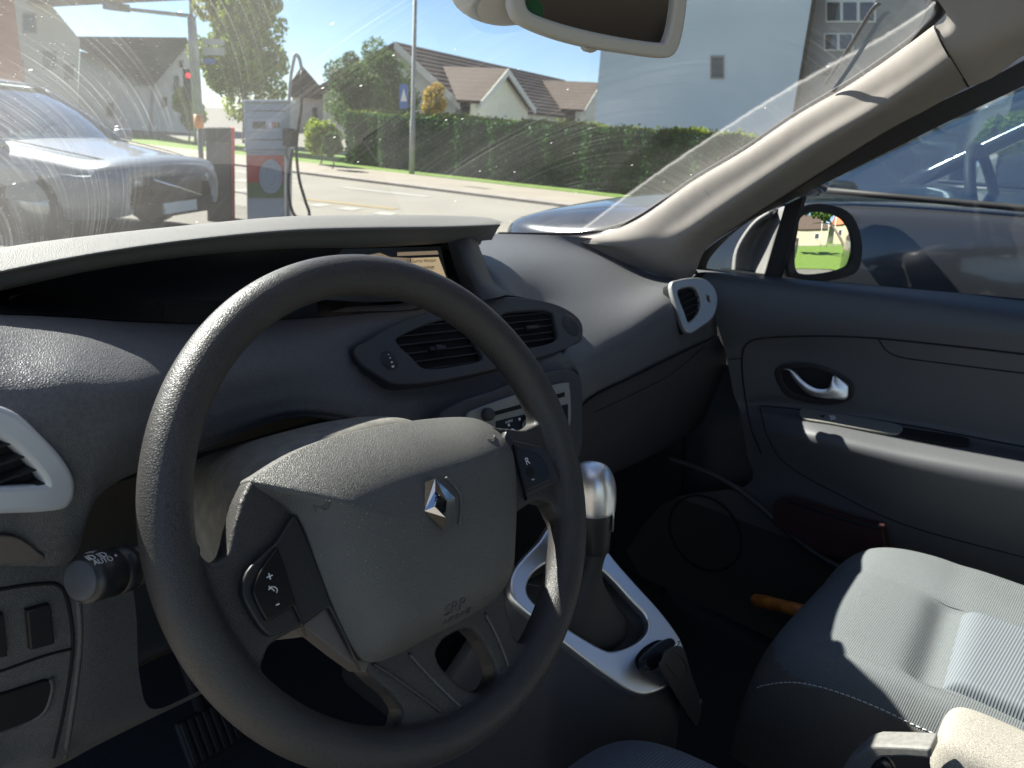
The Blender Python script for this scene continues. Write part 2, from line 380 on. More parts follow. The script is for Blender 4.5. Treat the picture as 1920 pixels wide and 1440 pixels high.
def flatten(o, loop, c0, n0, depth):
    poly = np.array(loop, float); me = o.data; a0 = poly; b0 = np.roll(poly, -1, 0)
    for v in me.vertices:
        c_ = MR.T@(np.array(v.co)-CAM); x, y = CXP+FPX*c_[0]/-c_[2], CYP-FPX*c_[1]/-c_[2]
        ins_ = sum(((a[1] > y) != (b[1] > y)) and (x < (b[0]-a[0])*(y-a[1])/(b[1]-a[1])+a[0]) for a, b in zip(a0, b0)) % 2
        if ins_:
            t = PP(x, y, c0-n0*depth, n0)
            if (np.array(v.co)-t)@n0 > 0: v.co = tuple(t)
    me.update()
# centre vent pod
pod = [(655, 664), (680, 650), (735, 617), (812, 590), (910, 571), (972, 569), (1034, 582), (1070, 604), (1079, 628), (1067, 650), (1009, 672), (925, 695), (815, 719), (735, 727), (703, 714), (668, 690)]
vl = [(727, 648), (752, 629), (800, 610), (838, 603), (862, 620), (881, 653), (894, 684), (845, 697), (786, 703), (757, 680)]
vr = [(925, 600), (960, 590), (1020, 590), (1031, 617), (1033, 646), (998, 660), (945, 668), (925, 650)]
(lp, lv, rv), fr = onsurf(dash, [pod, vl, vr], 4)
flatten(dash, pod, fr[0], fr[3], .004)
plate('centre_vent_pod', [lp, lv, rv], fr, .002, .002, M['dash2'], dash, lift=.010)
plate('pod_side', [lp], fr, .0045, .0005, M['dash2'], dash, lift=-.002)
plate('vent_shade_plate', [sm([lv[i] for i in range(0, len(lv), 3)], 3)], fr, .0005, 0, M['void'], dash, lift=.0032)  # flat black plate behind the slats paints the vent's shaded depth
plate('vent_shade_plate', [sm([rv[i] for i in range(0, len(rv), 3)], 3)], fr, .0005, 0, M['void'], dash, lift=.0032)
o_, x_, y_, n_ = fr
def tiltof(o3, a, b):
    d = PP(*b, fr[0], fr[3])-PP(*a, fr[0], fr[3]); return math.atan2(d@fr[2], d@fr[1])
ta = tiltof(0, (760, 668), (885, 652))
g1 = PP(808, 662, fr[0], fr[3])+n_*.0125; g2 = PP(985, 622, fr[0], fr[3])+n_*.0125
slats('vent_slats', lv, fr, 6, ta, M['panel'], dash, lo=.004, vane=[(g1, (.012, .003, .0022)), (g1+n_*.001, (.005, .004, .003))])
slats('vent_slats', rv, fr, 6, ta, M['panel'], dash, lo=.004, vane=[(g2, (.012, .003, .0022))])
def knob(name, px, py, rpx, parent, fr, lift, h, m_, seg=28, dome=.8):
    c0 = PP(px, py, fr[0], fr[3]); r = np.linalg.norm(PP(px+rpx, py, fr[0], fr[3])-PP(px-rpx, py, fr[0], fr[3]))/2
    n_ = fr[3]; rows = []
    for rr_, hh in ((1.0, 0), (1.0, h*.6), (.93, h*.85), (.75, h), (.4, h*1.03), (.02, h*1.05)):
        rows.append([c0+n_*(lift+hh)+(fr[1]*math.cos(2*math.pi*k/seg)+fr[2]*math.sin(2*math.pi*k/seg))*r*rr_ for k in range(seg)])
    v = np.array(rows).reshape(-1, 3); return mesh(name, v, gfaces(6, seg, cu=True), m_, parent), c0, r
kn, c0, r0_ = knob('vent_knob', 717, 686, 17, dash, fr, .011, .004, M['panel'])
for k, (a, b, s_) in enumerate([(714, 676, .5), (717, 682, .7), (720, 690, 1), (722, 698, 1.25)]):
    pc = PP(a, b, fr[0], fr[3])+n_*.0157; ax = nrm(x_+y_*.2); e = .0011*s_
    prism('knob_mark', [pc+(ax*math.cos(t)*1.5+np.cross(n_, ax)*math.sin(t))*e for t in np.linspace(0, 6.28, 9)[:-1]], n_, .0004, M['white'], dash)
knob('vent_knob', 1057, 618, 15, dash, fr, .011, .004, M['panel'])
# right vent with its silver surround
ro = [(1255, 542), (1267, 530), (1304, 526), (1326, 537), (1337, 562), (1329, 595), (1307, 613), (1286, 624), (1274, 606)]
ri = [(1262, 550), (1276, 540), (1297, 540), (1309, 562), (1306, 590), (1285, 609), (1275, 588)]
pr = [P(a, b, y=.655+.0*(a-1255)) for a, b in ro]; c0, n0 = P(1295, 575, y=.636), nrm(A(-.35, -1, .55)); fr2 = frame(c0, n0)
ro3 = list(sm([PP(a, b, c0, n0) for a, b in ro], 5)); ri3 = list(sm([PP(a, b, c0, n0) for a, b in ri], 5))
oh = list(sm([PP(a, b, c0, n0) for a, b in [(1318, 553), (1326, 556), (1328, 568), (1322, 571), (1317, 563)]], 4))
plate('side_vent_surround', [ro3, ri3, oh], fr2, .003, .003, M['ventdim'], dash, lift=.004)
plate('side_vent_body', [ro3], fr2, .008, .0, M['void'], dash, lift=-.010)
slats('vent_slats', ri3, fr2, 6, .25, M['panel'], dash, lo=.000, wd=.006)
# left vent
lo_ = [(-150, 800), (-70, 765), (0, 778), (52, 822), (92, 866), (110, 902), (106, 932), (84, 942), (0, 946), (-100, 944), (-150, 900)]
li_ = [(-120, 820), (-60, 795), (-5, 812), (38, 848), (68, 884), (75, 905), (62, 914), (0, 917), (-80, 916), (-122, 890)]
(lo3, li3), fr3 = onsurf(dash, [lo_, li_], 5)
plate('side_vent_surround', [lo3, li3], fr3, .002, .0035, M['satin'], dash, lift=.006)
plate('side_vent_body', [lo3], fr3, .003, .0, M['void'], dash, lift=0)
slats('vent_slats', li3, fr3, 5, math.radians(0), M['panel'], dash, lo=.003, wd=.007)
# radio in its sunk panel
rp = [(812, 800), (845, 765), (920, 738), (990, 712), (1050, 700), (1072, 708), (1078, 735), (1078, 830), (1060, 870), (980, 895), (880, 905), (820, 880)]
rf = [(862, 782), (885, 768), (960, 742), (1040, 722), (1049, 728), (1052, 760), (1050, 800), (1030, 835), (960, 860), (880, 850), (866, 820)]
c0, n0 = P(960, 780, y=.570), nrm(A(-.03, -1, .38)); frr = frame(c0, n0)
flatten(dash, [(965+(a-965)*1.08, 800+(b-800)*1.08) for a, b in rp], c0, n0, .007)
def rq(l): return [PP(a, b, c0, n0) for a, b in l]
plate('radio_panel', [list(sm(rq(rp), 5))], frr, .005, .004, M['dash2'], dash, lift=.002)
plate('radio', [list(sm(rq(rf), 4))], frr, .003, .0015, M['radio'], dash, lift=.012)
plate('disc_slot', [rq([(903, 776), (1040, 738), (1040, 745), (903, 782)])], frr, .0005, .0005, M['void'], dash, lift=.0165)
plate('radio_display', [rq([(912, 792), (1046, 760), (1046, 812), (1000, 838), (912, 838)])], frr, .0005, .0005, M['gloss'], dash, lift=.0165)
plate('knob_ring', [list(sm(rq([(962, 795), (978, 780), (993, 788), (995, 806), (980, 818), (964, 810)]), 4))], frr, .0012, .0006, M['radio'], dash, lift=.0175)
knob('radio_knob', 978, 797, 13, dash, frr, .018, .012, M['dash2'])
knob('radio_knob', 893, 779, 9, dash, frr, .016, .010, M['dash2'])
txt('radio_print', 'AUDIO', .004, PP(935, 792, c0, n0)+n0*.0178, frr[1], frr[2], M['white'], dash)
plate('radio_print', [list(sm(rq([(933, 797), (936, 796), (937, 800), (934, 801)]), 3))], frr, .0003, 0, M['white'], dash, lift=.0175)
plate('radio_print', [list(sm(rq([(953, 786), (956, 785), (957, 789), (954, 790)]), 3))], frr, .0003, 0, M['white'], dash, lift=.0175)
box('centre_stack', (.70, .66, .69), (.17, .07, .19), M['void'], dash, bevel=.02)
# seams on the dashboard skin
def seam(o, pts, r, m_, parent, k=6, lift=.0002, name='seam'):
    p2 = cr(np.array(pts, float), k); h = [hit(o, a, b, lift)[0] for a, b in p2]; h = [a for a in h if a is not None]
    if len(h) > 2: return tube(name, h, r, m_, parent, seg=6)
seam(dash, [(905, 556), (960, 556), (1010, 566), (1050, 580), (1085, 605)], .0011, M['void'], dash)
# glove box and lower right dash
gb = [[(1062, 800, .562), (1107, 748, .560), (1185, 708, .586), (1278, 662, .626), (1348, 629, .656)],
      [(1066, 806, .572), (1108, 756, .570), (1187, 716, .597), (1280, 669, .636), (1350, 637, .664)],
      [(1075, 830, .585), (1108, 800, .583), (1190, 765, .607), (1290, 715, .637), (1362, 665, .655)],
      [(1090, 880, .60), (1112, 868, .603), (1190, 838, .63), (1285, 785, .66), (1358, 715, .67)],
      [(1095, 905, .65), (1118, 893, .66), (1190, 862, .69), (1280, 812, .72), (1352, 745, .72)]]
glove = grid('glove_box', [[q(*a) for a in r] for r in gb]+[[A(.83, .85, .72), A(.9, .85, .72), A(1.05, .85, .72), A(1.2, .85, .72), A(1.36, .85, .72)]], M['dash2'], dash, ku=6, kv=5)
seam(glove, [(1115, 772), (1180, 742), (1260, 700), (1320, 650)], .0009, M['void'], dash)
# lower left panels
def lw(rows): return [[q(*a) for a in r] for r in rows]
ll = grid('lower_trim', lw([
 [(-250, 1046, .425), (-120, 1046, .462), (20, 1046, .476), (130, 1046, .486), (180, 1046, .49), (240, 1046, .50)],
 [(-250, 1150, .43), (-120, 1150, .465), (20, 1150, .478), (130, 1150, .488), (180, 1150, .492), (255, 1150, .51)],
 [(-250, 1260, .44), (-120, 1260, .475), (20, 1260, .488), (130, 1260, .498), (180, 1260, .505), (262, 1270, .53)],
 [(-250, 1380, .46), (-120, 1380, .49), (20, 1380, .505), (115, 1380, .512), (180, 1370, .525), (290, 1330, .55)],
 [(-250, 1470, .48), (-120, 1470, .50), (20, 1450, .52), (105, 1430, .527), (200, 1380, .56), (385, 1290, .60)],
 [(-250, 1480, .60), (-120, 1480, .60), (20, 1460, .62), (105, 1438, .63), (200, 1388, .66), (385, 1298, .70)]]), M['dash'], dash, ku=6, kv=6)
seam(ll, [(-100, 1128), (0, 1105), (80, 1094), (112, 1100), (128, 1135), (136, 1215), (120, 1330), (100, 1420)], .0013, M['void'], dash, name='panel_gap')
seam(ll, [(-60, 1275), (0, 1258), (80, 1230), (135, 1216)], .0011, M['void'], dash, name='panel_gap')
seam(ll, [(-60, 1068), (0, 1052), (70, 1046.5), (138, 1046)], .0011, M['void'], dash, name='panel_gap')
seam(ll, [(147, 1120), (150, 1200), (140, 1300), (122, 1420)], .0022, M['dash'], dash, name='panel_edge', lift=-.0006)
(sw,), frs = onsurf(ll, [[(48, 1142), (85, 1133), (93, 1200), (55, 1210)]], smooth=False)
plate('blank_switch', [sw], frs, .002, .0012, M['panel'], dash, lift=.001)
(sw,), frs = onsurf(ll, [[(-40, 1160), (-2, 1150), (5, 1222), (-35, 1230)]], smooth=False)
plate('blank_switch', [sw], frs, .002, .0012, M['panel'], dash, lift=.001)
(pk,), frs = onsurf(ll, [[(-80, 1320), (0, 1300), (50, 1285), (85, 1275), (90, 1290), (80, 1325), (55, 1345), (0, 1366), (-80, 1390)]], 4)
plate('storage_cubby', [pk], frs, .0005, .001, M['void'], dash, lift=.001)
seam(ll, [(-30, 1384), (0, 1373), (55, 1352), (84, 1328), (95, 1290), (92, 1272)], .0026, M['dash'], dash, name='cubby_lip')
# brownish oval panel at the left edge below the vent
(ov,), frs = onsurf(dash, [[(-90, 1010), (0, 1002), (35, 1010), (62, 1030), (73, 1044), (0, 1049), (-90, 1056)]], 4)
M['taupe'] = mat('taupe_trim', (.16, .135, .12), .6, grain=900, gstr=.1)
plate('trim_insert', [ov], frs, .0008, .001, M['taupe'], dash, lift=.0015)
grid('bulkhead_top', [[A(-.12, .95, 1.035), A(.3, 1.04, 1.04), A(.9, 1.03, 1.035), A(1.42, .9, 1.02)], [A(-.12, .95, .9), A(.3, 1.0, .9), A(.9, 1.0, .9), A(1.42, .95, .9)], [A(-.12, .96, .78), A(.3, .96, .78), A(.9, .96, .78), A(1.45, .96, .78)]], M['void'], car, ku=3, kv=3)
# dark structure behind the instruments and the bulkhead
grid('bulkhead', [[A(-.1, .70, 1.0), A(.3, .72, 1.0), A(.7, .72, .9), A(1.4, .80, .95)], [A(-.1, .95, .8), A(.3, .95, .8), A(.7, .95, .8), A(1.45, .95, .8)], [A(-.1, 1.2, .5), A(.3, 1.2, .5), A(.7, 1.2, .5), A(1.45, 1.2, .5)], [A(-.1, 1.22, .26), A(.3, 1.22, .26), A(.7, 1.22, .26), A(1.45, 1.22, .26)]], M['carpet'], car, ku=3, kv=4)
grid('floor_carpet', [[A(-.1, 1.2, .3), A(.6, 1.2, .3), A(1.45, 1.2, .3)], [A(-.1, .4, .27), A(.6, .4, .27), A(1.45, .4, .27)], [A(-.1, -1.6, .27), A(.6, -1.6, .27), A(1.45, -1.6, .27)]], M['carpet'], car, ku=3, kv=4)
# ------------------------------------------------------------------ steering wheel
Wc = A(.3422, .3834, .9869); tt, yy = math.radians(29.06), math.radians(-1.68)
wn = A(math.sin(yy)*math.cos(tt), -math.cos(yy)*math.cos(tt), math.sin(tt)); we1 = A(math.cos(yy), math.sin(yy), 0); we2 = np.cross(wn, we1)
def WP(px, py, h): return PP(px, py, Wc+wn*h, wn)
def WL(a, b, h): return Wc+we1*a+we2*b+wn*h
RO, RR = .1705, .0155
ring = []
for k in range(144):
    t = 2*math.pi*k/144; d = we1*math.cos(t)+we2*math.sin(t)
    rows = []
    for j in range(20):
        p = 2*math.pi*j/20; rows.append(Wc+d*(RO+RR*1.0*math.cos(p))+wn*(RR*1.15*math.sin(p)))
    ring.append(rows)
geo = [(np.array(ring).reshape(-1, 3), gfaces(144, 20, cu=True, cv=True))]
def wslab(px, h0, h1): geo.append(prism_geo([WP(a, b, h1)-wn*(h1-h0) for a, b in px], wn, h1-h0))
# spokes (outlines seen in the photo, at their front face)
wslab([(330, 1010), (380, 1042), (398, 1058), (425, 1045), (438, 990), (452, 940), (470, 900), (560, 860), (700, 900), (700, 1200), (612, 1150), (575, 1172), (530, 1195), (505, 1212), (498, 1235), (470, 1290), (380, 1250), (300, 1120)], -.016, .004)
wslab([(1022, 735), (1016, 760), (1012, 792), (985, 806), (930, 800), (860, 790), (850, 900), (900, 1020), (960, 968), (1005, 938), (1035, 945), (1060, 1000), (1095, 900), (1080, 820)], -.016, .004)
def wslab_hole(outer, hole, h0, h1):
    i = int(np.argmin([np.hypot(a[0]-hole[0][0], a[1]-hole[0][1]) for a in outer]))
    wslab(outer[:i+1]+hole+[hole[0]]+outer[i:], h0, h1)
outer = [(640, 1200), (684, 1240), (690, 1266), (738, 1306), (758, 1335), (752, 1366), (700, 1400), (760, 1440), (900, 1390), (1000, 1290), (1010, 1215), (978, 1208), (968, 1195), (955, 1150), (945, 1100), (800, 1100)]
hole = [(832, 1200), (818, 1225), (830, 1252), (868, 1288), (900, 1302), (922, 1295), (934, 1272), (930, 1248), (905, 1200), (885, 1180), (858, 1183)]
wslab_hole(outer, hole[::-1], -.018, .003)
v, f = join_geo(geo)
wheel = mesh('steering_wheel', v, f, M['leather'], car)
tag(wheel, 'black grained steering wheel with three spokes')
m = wheel.modifiers.new('r', 'REMESH'); m.mode = 'VOXEL'; m.voxel_size = .0016; m.use_smooth_shade = True
m = wheel.modifiers.new('sm', 'SMOOTH'); m.factor = .5; m.iterations = 26
# hub block behind the airbag cover
hubp = [(-.080, .022), (.060, .018), (.08, -.05), (.03, -.095), (-.05, -.095), (-.09, -.04)]
geo2 = prism_geo([WL(a, b, -.05) for a, b in hubp], wn, .05)
mesh('hub', *geo2, M['panel'], wheel, smooth=False, bevel=.006)
# airbag cover: pillow over its outline
ab = [(468, 906), (490, 884), (560, 842), (640, 814), (760, 790), (860, 781), (908, 790), (945, 818), (962, 860), (968, 940), (966, 1020), (960, 1075), (930, 1122), (870, 1162), (800, 1198), (740, 1230), (706, 1242), (680, 1238), (655, 1205), (620, 1130), (590, 1050), (565, 985), (530, 945)]
ho = .010
def abh(a, b): return float(np.interp(b, [820, 900, 1000], [-.004, .002, .010]))
abl = sm([WP(a, b, abh(a, b)) for a, b in ab], 4)
cen = WP(770, 1000, .04); cen = cen+we2*.004
rows = []
prof = [(1.0, -.014), (1.0, -.005), (.998, 0), (.992, 0), (.985, 0), (.975, .0045), (.94, .0095), (.88, .0135), (.80, .0165), (.68, .019), (.5, .021), (.25, .022), (.02, .0222), (.0005, .0222)]
cp = np.mean(abl, 0)
def abz(b): return .034-.038*(max(0, b)/.060)**1.6
for s_, hh in prof:
    r_ = []
    for a in abl:
        p = cp+(a-cp)*s_; yy_ = (p-Wc)@we2; ha_ = (a-Wc)@wn; z_ = abz(yy_)-(abz((a-Wc)@we2)-ha_)*s_**5 if hh > -.004 else ha_+hh; r_.append(p+wn*(z_-(p-Wc)@wn))
    rows.append(r_)
g = np.array(rows); me_f = gfaces(len(rows), len(abl), cu=True)
air = mesh('airbag_cover', g.reshape(-1, 3), me_f, M['leather2'], wheel, sub=1)
BVH[air.name] = BVHTree.FromPolygons([tuple(a) for a in g.reshape(-1, 3)], me_f)

# emblem
E0 = .0345
ev = {}
for k, (a, b, h) in {'A': (797, 904, 0), 'B': (817, 894, 0), 'C': (855, 932, 0), 'D': (851, 985, 0), 'E': (831, 997, 0), 'F': (796, 958, 0),
   'B2': (816, 897, .004), 'G': (816, 920, .0045), 'H': (838, 939, .0055), 'I': (835, 970, .0045), 'J': (815, 950, .0045), 'E2': (832, 995, .004), 'C2': (853, 933, .002), 'F2': (798, 957, .002), 'K': (824, 926, .001), 'L': (831, 941, .001), 'M': (830, 964, .001), 'N': (817, 948, .001)}.items():
    ev[k] = WP(a, b, E0+h)
names = list(ev); ix = {k: i for i, k in enumerate(names)}
ef = [('A', 'F', 'J', 'G', 'B2'), ('B2', 'G', 'H', 'C2'), ('C2', 'H', 'I', 'E2', 'D'), ('F', 'E2', 'I', 'J'), ('G', 'K', 'L', 'H'), ('H', 'L', 'M', 'I'), ('I', 'M', 'N', 'J'), ('J', 'N', 'K', 'G')]
emb = mesh('emblem', list(ev.values()), [[ix[k] for k in q_] for q_ in ef], M['chrome'], wheel, smooth=False)
mesh('emblem_core', [ev[k] for k in 'KNML'], [(0, 1, 2, 3)], M['gloss'], wheel, smooth=False)
emb['label'] = 'chrome diamond emblem on the airbag cover'
seamp = [hit(air, a, b, .0008)[0] for a, b in [(834, 896), (848, 908), (862, 928), (864, 955), (860, 984)]]
tube('emblem_rim', [p for p in seamp if p is not None], .0012, M['leather2'], wheel, k=4)
# embossed lettering and horn marks
wx = nrm(WP(872, 1128, .03)-WP(835, 1145, .03)); wy = nrm(np.cross(wn, wx))
hp, hn = hit(air, 853, 1139, .0001)
txt('airbag_lettering', 'SRP', .0125, hp, wx, nrm(np.cross(hn, wx)), M['greytxt'], wheel, ext=.0003, shear=.1)
hp, hn = hit(air, 856, 1156, .0001)
txt('airbag_lettering', 'AIRBAG', .0078, hp, wx, nrm(np.cross(hn, wx)), M['greytxt'], wheel, ext=.0003)
def hornmark(pts, r=.0004):
    h = [hit(air, a, b, .0003)[0] for a, b in cr(np.array(pts, float), 4)]; h = [a for a in h if a is not None]
    tube('horn_mark', h, r, M['leather2'], wheel, seg=6)
hornmark([(588, 947), (600, 951), (612, 946), (620, 937)]); hornmark([(590, 950), (591, 960)]); hornmark([(604, 953), (610, 957), (616, 951), (619, 944)])
hornmark([(913, 823), (920, 824), (926, 821), (926, 816)])
# switch pods
def pod_(name, outline, btn, h, marks):
    c0 = Wc+wn*h; fr_ = frame(c0, wn, up=tuple(we2)); lp = list(sm([PP(a, b, c0, wn) for a, b in outline], 3))
    p_ = plate(name, [lp], fr_, .002, .0015, M['panel'], wheel); lb = list(sm([PP(a, b, c0+wn*.004, wn) for a, b in btn], 3))
    b_ = plate('switch_button', [lb], (c0+wn*.004, fr_[1], fr_[2], fr_[3]), .0012, .0012, M['gloss'], wheel)
    tube('switch_gap', [p+wn*.0012 for p in sm([PP(a, b, c0+wn*.003, wn) for a, b in btn], 4)]+[lb[0]-wn*.0015], .0006, M['dash2'], wheel, seg=6)
    return c0
hL = .0075
c0 = pod_('switch_pod', [(519, 1018), (540, 985), (556, 985), (612, 1128), (606, 1138), (520, 1184), (496, 1183), (472, 1150), (455, 1112), (462, 1075), (490, 1045)], [(511, 1040), (520, 1040), (548, 1128), (545, 1134), (505, 1158), (496, 1156), (478, 1120), (476, 1102), (490, 1070)], hL, None)
def mk(px, py, body, size, h=hL, rot=0):
    o = WP(px, py, h+.0068); x = nrm(WP(px+30, py-13, h)-WP(px, py, h)); y = np.cross(wn, x)
    if rot: x, y = x*math.cos(rot)+y*math.sin(rot), -x*math.sin(rot)+y*math.cos(rot)
    txt('switch_symbol', body, size, o, x, y, M['white'], wheel, ext=.0001)
mk(506, 1082, '+', .0085); mk(520, 1131, '-', .0095)
arc = [WP(512+8*math.cos(t), 1107-7*math.sin(t), hL+.0068) for t in np.linspace(-.7, 3.0, 12)]
tube('switch_symbol', arc, .00035, M['white'], wheel, seg=6)
tube('switch_symbol', [WP(504, 1099, hL+.0068), WP(515, 1108, hL+.0068)], .00035, M['white'], wheel, seg=6)
tube('switch_symbol', [WP(504, 1106, hL+.0068), WP(509, 1100, hL+.0068)], .0003, M['white'], wheel, seg=6)
wear = list(sm([WP(520+7.5*math.cos(t)*(1+.18*math.sin(5*t)), 1118+8*math.sin(t)*(1+.15*math.cos(4*t)), hL+.0066) for t in np.linspace(0, 6.28, 12)[:-1]], 2))
prism('worn_patch', wear, wn, .0002, M['void'], wheel)
c0 = pod_('switch_pod', [(944, 822), (960, 830), (1010, 842), (1025, 858), (1036, 880), (1041, 895), (1038, 903), (1010, 915), (965, 935), (955, 930)], [(964, 844), (972, 845), (1004, 854), (1016, 866), (1024, 884), (1024, 898), (1012, 906), (986, 917), (982, 915)], hL, None)
mk(989, 865, 'R', .0085)
tube('switch_symbol', [WP(997, 898, hL+.0068), WP(999, 900, hL+.0068), WP(1002, 898, hL+.0068)], .0004, M['white'], wheel, seg=6)
wear = list(sm([WP(995+8*math.cos(t)*(1+.12*math.sin(5*t)), 885+9.5*math.sin(t)*(1+.12*math.cos(4*t)), hL+.0066) for t in np.linspace(0, 6.28, 12)[:-1]], 2))
prism('worn_patch', wear, wn, .0002, M['void'], wheel)
# smooth lower gap cover and the raised welt round the lower spoke opening
prism('spoke_gap_cover', [WP(a, b, .004) for a, b in [(566, 1172), (612, 1138), (700, 1225), (685, 1262), (676, 1256), (640, 1230)]], -wn, .02, M['taupe'], wheel, bevel=.001)
tube('spoke_welt', cr([WP(a, b, .0035) for a, b in [(768, 1226), (800, 1262), (850, 1312), (888, 1346), (905, 1353), (930, 1344), (956, 1318), (962, 1290), (955, 1255), (935, 1200), (910, 1150)]], 6), .0011, M['dash'], wheel, seg=8)
tube('spoke_welt', cr([WP(a, b, .0035) for a, b in [(700, 1244), (740, 1270), (790, 1306), (830, 1336)]], 6), .0013, M['dash2'], wheel, seg=8)
# ------------------------------------------------------------------ steering column and stalks
def ringc(w_, ht, hb, h, off=0, n=32, e=3.2):
    out = []
    for k in range(n):
        t = 2*math.pi*k/n; c_, s_ = math.cos(t), math.sin(t)
        X = math.copysign(abs(c_)**(2/e), c_)*w_; Y = math.copysign(abs(s_)**(2/e), s_)*(ht if s_ > 0 else hb)
        out.append(WL(X+off, Y, h))
    return out
colm = mesh('steering_column', np.array([ringc(.03, .03, .03, -.046), ringc(.08, .052, .07, -.046), ringc(.09, .062, .08, -.052), ringc(.096, .068, .086, -.068), ringc(.098, .078, .09, -.12), ringc(.098, .082, .095, -.22)]).reshape(-1, 3), gfaces(6, 32, cu=True), M['shroud'], car, sub=1)
def stalk_pt(px, py, h): return WP(px, py, h)
s0 = WP(152, 1088, -.045); s1 = WP(330, 1040, -.085)
ax_ = nrm(s1-s0)
def along(t, r, c0=s0, a=None, n=32, e=1.0):
    a = ax_ if a is None else a; u = nrm(np.cross(a, wn)); w2 = np.cross(a, u); return [c0+a*t+(u*math.cos(2*math.pi*k/n)+w2*math.sin(2*math.pi*k/n)*e)*r for k in range(n)]
pf = [(-.0015, .0001), (-.0015, .0105), (0, .0122), (.002, .0130), (.0022, .0142), (.006, .0146), (.022, .0150), (.0222, .0138), (.0235, .0138), (.0237, .0150), (.034, .0148), (.0342, .0138), (.0352, .0138), (.0354, .0145), (.05, .0120), (.066, .0095), (.095, .008)]
stalk = mesh('light_stalk', np.array([along(a, b) for a, b in pf]).reshape(-1, 3), gfaces(len(pf), 32, cu=True), M['gloss'], colm)
stalk.data.materials[0] = mat('stalk_plastic', (.03, .03, .032), .35, spec=.5, specks=400)
M['stalk_cap'] = mat('stalk_cap', (.075, .08, .09), .55, noise=(60, (.11, .115, .125)))
mesh('stalk_cap', np.array([along(-.0017, .0001), along(-.002, .0095), along(-.001, .0118)]).reshape(-1, 3), gfaces(3, 32, cu=True), M['stalk_cap'], colm)
def stalk_text(px, py, body, size):
    r = nrm(ray(px, py)); best = None                    # nearest point on the barrel
    d = s0-CAM; nn_ = np.cross(r, ax_); k = nrm(nn_)
    for t in np.linspace(.3, .7, 800):
        p = CAM+r*t; w_ = p-s0; rad = np.linalg.norm(w_-ax_*(w_@ax_))
        if rad < .0150: best = p; break
    if best is None: print('stalk text miss', body); return
    w_ = best-s0; n_ = nrm(w_-ax_*(w_@ax_)); best = s0+ax_*(w_@ax_)+n_*.0153
    txt('stalk_print', body, size, best, nrm(ax_), np.cross(n_, nrm(ax_)), M['white'], colm, ext=.0001)
stalk_text(193, 1052, 'AUTO', .0052); stalk_text(181, 1044, 'ID ID', .0066); stalk_text(172, 1036, '=0=', .005); stalk_text(217, 1043, '\u2022', .007)
# right hand wiper stalk, only its tip shows through the wheel
s2 = WP(962, 812, -.07)
tube('wiper_stalk', [s2, s2-we1*.02-we2*.004, s2-we1*.07-we2*.015], [.005, .006, .006], M['silver'], colm, seg=16)
# brake pedal
pc = P(393, 1372, z=.36); px_ = nrm(A(1, 0, 0)); pn = nrm(A(0, -.8, .6)); py_ = np.cross(pn, px_)
ped = box('brake_pedal', pc, (.043, .036, .006), M['black'], car, (px_, py_, pn), bevel=.006)
v, f = join_geo([box_geo(pc+pn*.0075+px_*(-.034+.0115*i), (.0035, .031, .0025), (px_, py_, pn)) for i in range(7)])
mesh('pedal_ribs', v, f, M['panel'], ped, smooth=False, bevel=.0008)
tube('pedal_arm', [pc-pn*.005, pc+A(0, .08, .12), pc+A(0, .10, .3)], .009, M['black'], ped, seg=8)
# ------------------------------------------------------------------ centre console, gear lever
b1, b2 = P(1045, 1035, x=.655), P(1205, 1285, x=.67)
bn = nrm(np.cross(b2-b1, A(1, 0, 0)));
if bn[2] < 0: bn = -bn
frb = frame((b1+b2)/2, bn, up=tuple(nrm(b1-b2)))
def BP(px, py, h=0): return PP(px, py, frb[0]+bn*h, bn)
bo = [(957, 1112), (960, 1080), (982, 1050), (1010, 1020), (1035, 985), (1075, 975), (1110, 1000), (1135, 1042), (1180, 1095), (1230, 1150), (1266, 1200), (1275, 1235), (1262, 1272), (1215, 1298), (1180, 1295), (1140, 1270), (1080, 1225), (1005, 1165), (970, 1135)]
bi = [(979, 1112), (986, 1082), (1010, 1060), (1045, 1046), (1095, 1048), (1140, 1082), (1180, 1125), (1211, 1160), (1212, 1190), (1190, 1213), (1150, 1228), (1120, 1222), (1060, 1186), (1000, 1142)]
console = None
lo, lin = list(sm([BP(a, b) for a, b in bo], 4)), list(sm([BP(a, b) for a, b in bi], 4))
# console body under the bezel
cc = np.mean(lo, 0); rows = []
for s_, dz, dn in ((.985, 0, -.004), (1.03, -.012, -.006), (1.07, -.04, 0), (1.10, -.09, 0), (1.13, -.2, 0), (1.2, -.42, 0)):
    rows.append([A(cc[0]+(a[0]-cc[0])*s_, cc[1]+(a[1]-cc[1])*(s_ if a[1] < cc[1] else 1)+(0 if a[1] < cc[1] else -dz*.5), a[2]+dz)+bn*dn for a in lo])
console = mesh('centre_console', np.array(rows).reshape(-1, 3), gfaces(len(rows), len(lo), cu=True), M['dash2'], car)
plate('console_bezel', [lo, lin], frb, .003, .003, M['silver'], console)
tray = [[cc+(a-cc)*s_+bn*h for a in lin] for s_, h in ((1.0, -.001), (.97, -.012), (.9, -.018), (.6, -.02), (.05, -.02))]
mesh('boot_tray', np.array(tray).reshape(-1, 3), gfaces(5, len(lin), cu=True), M['boot'], console)
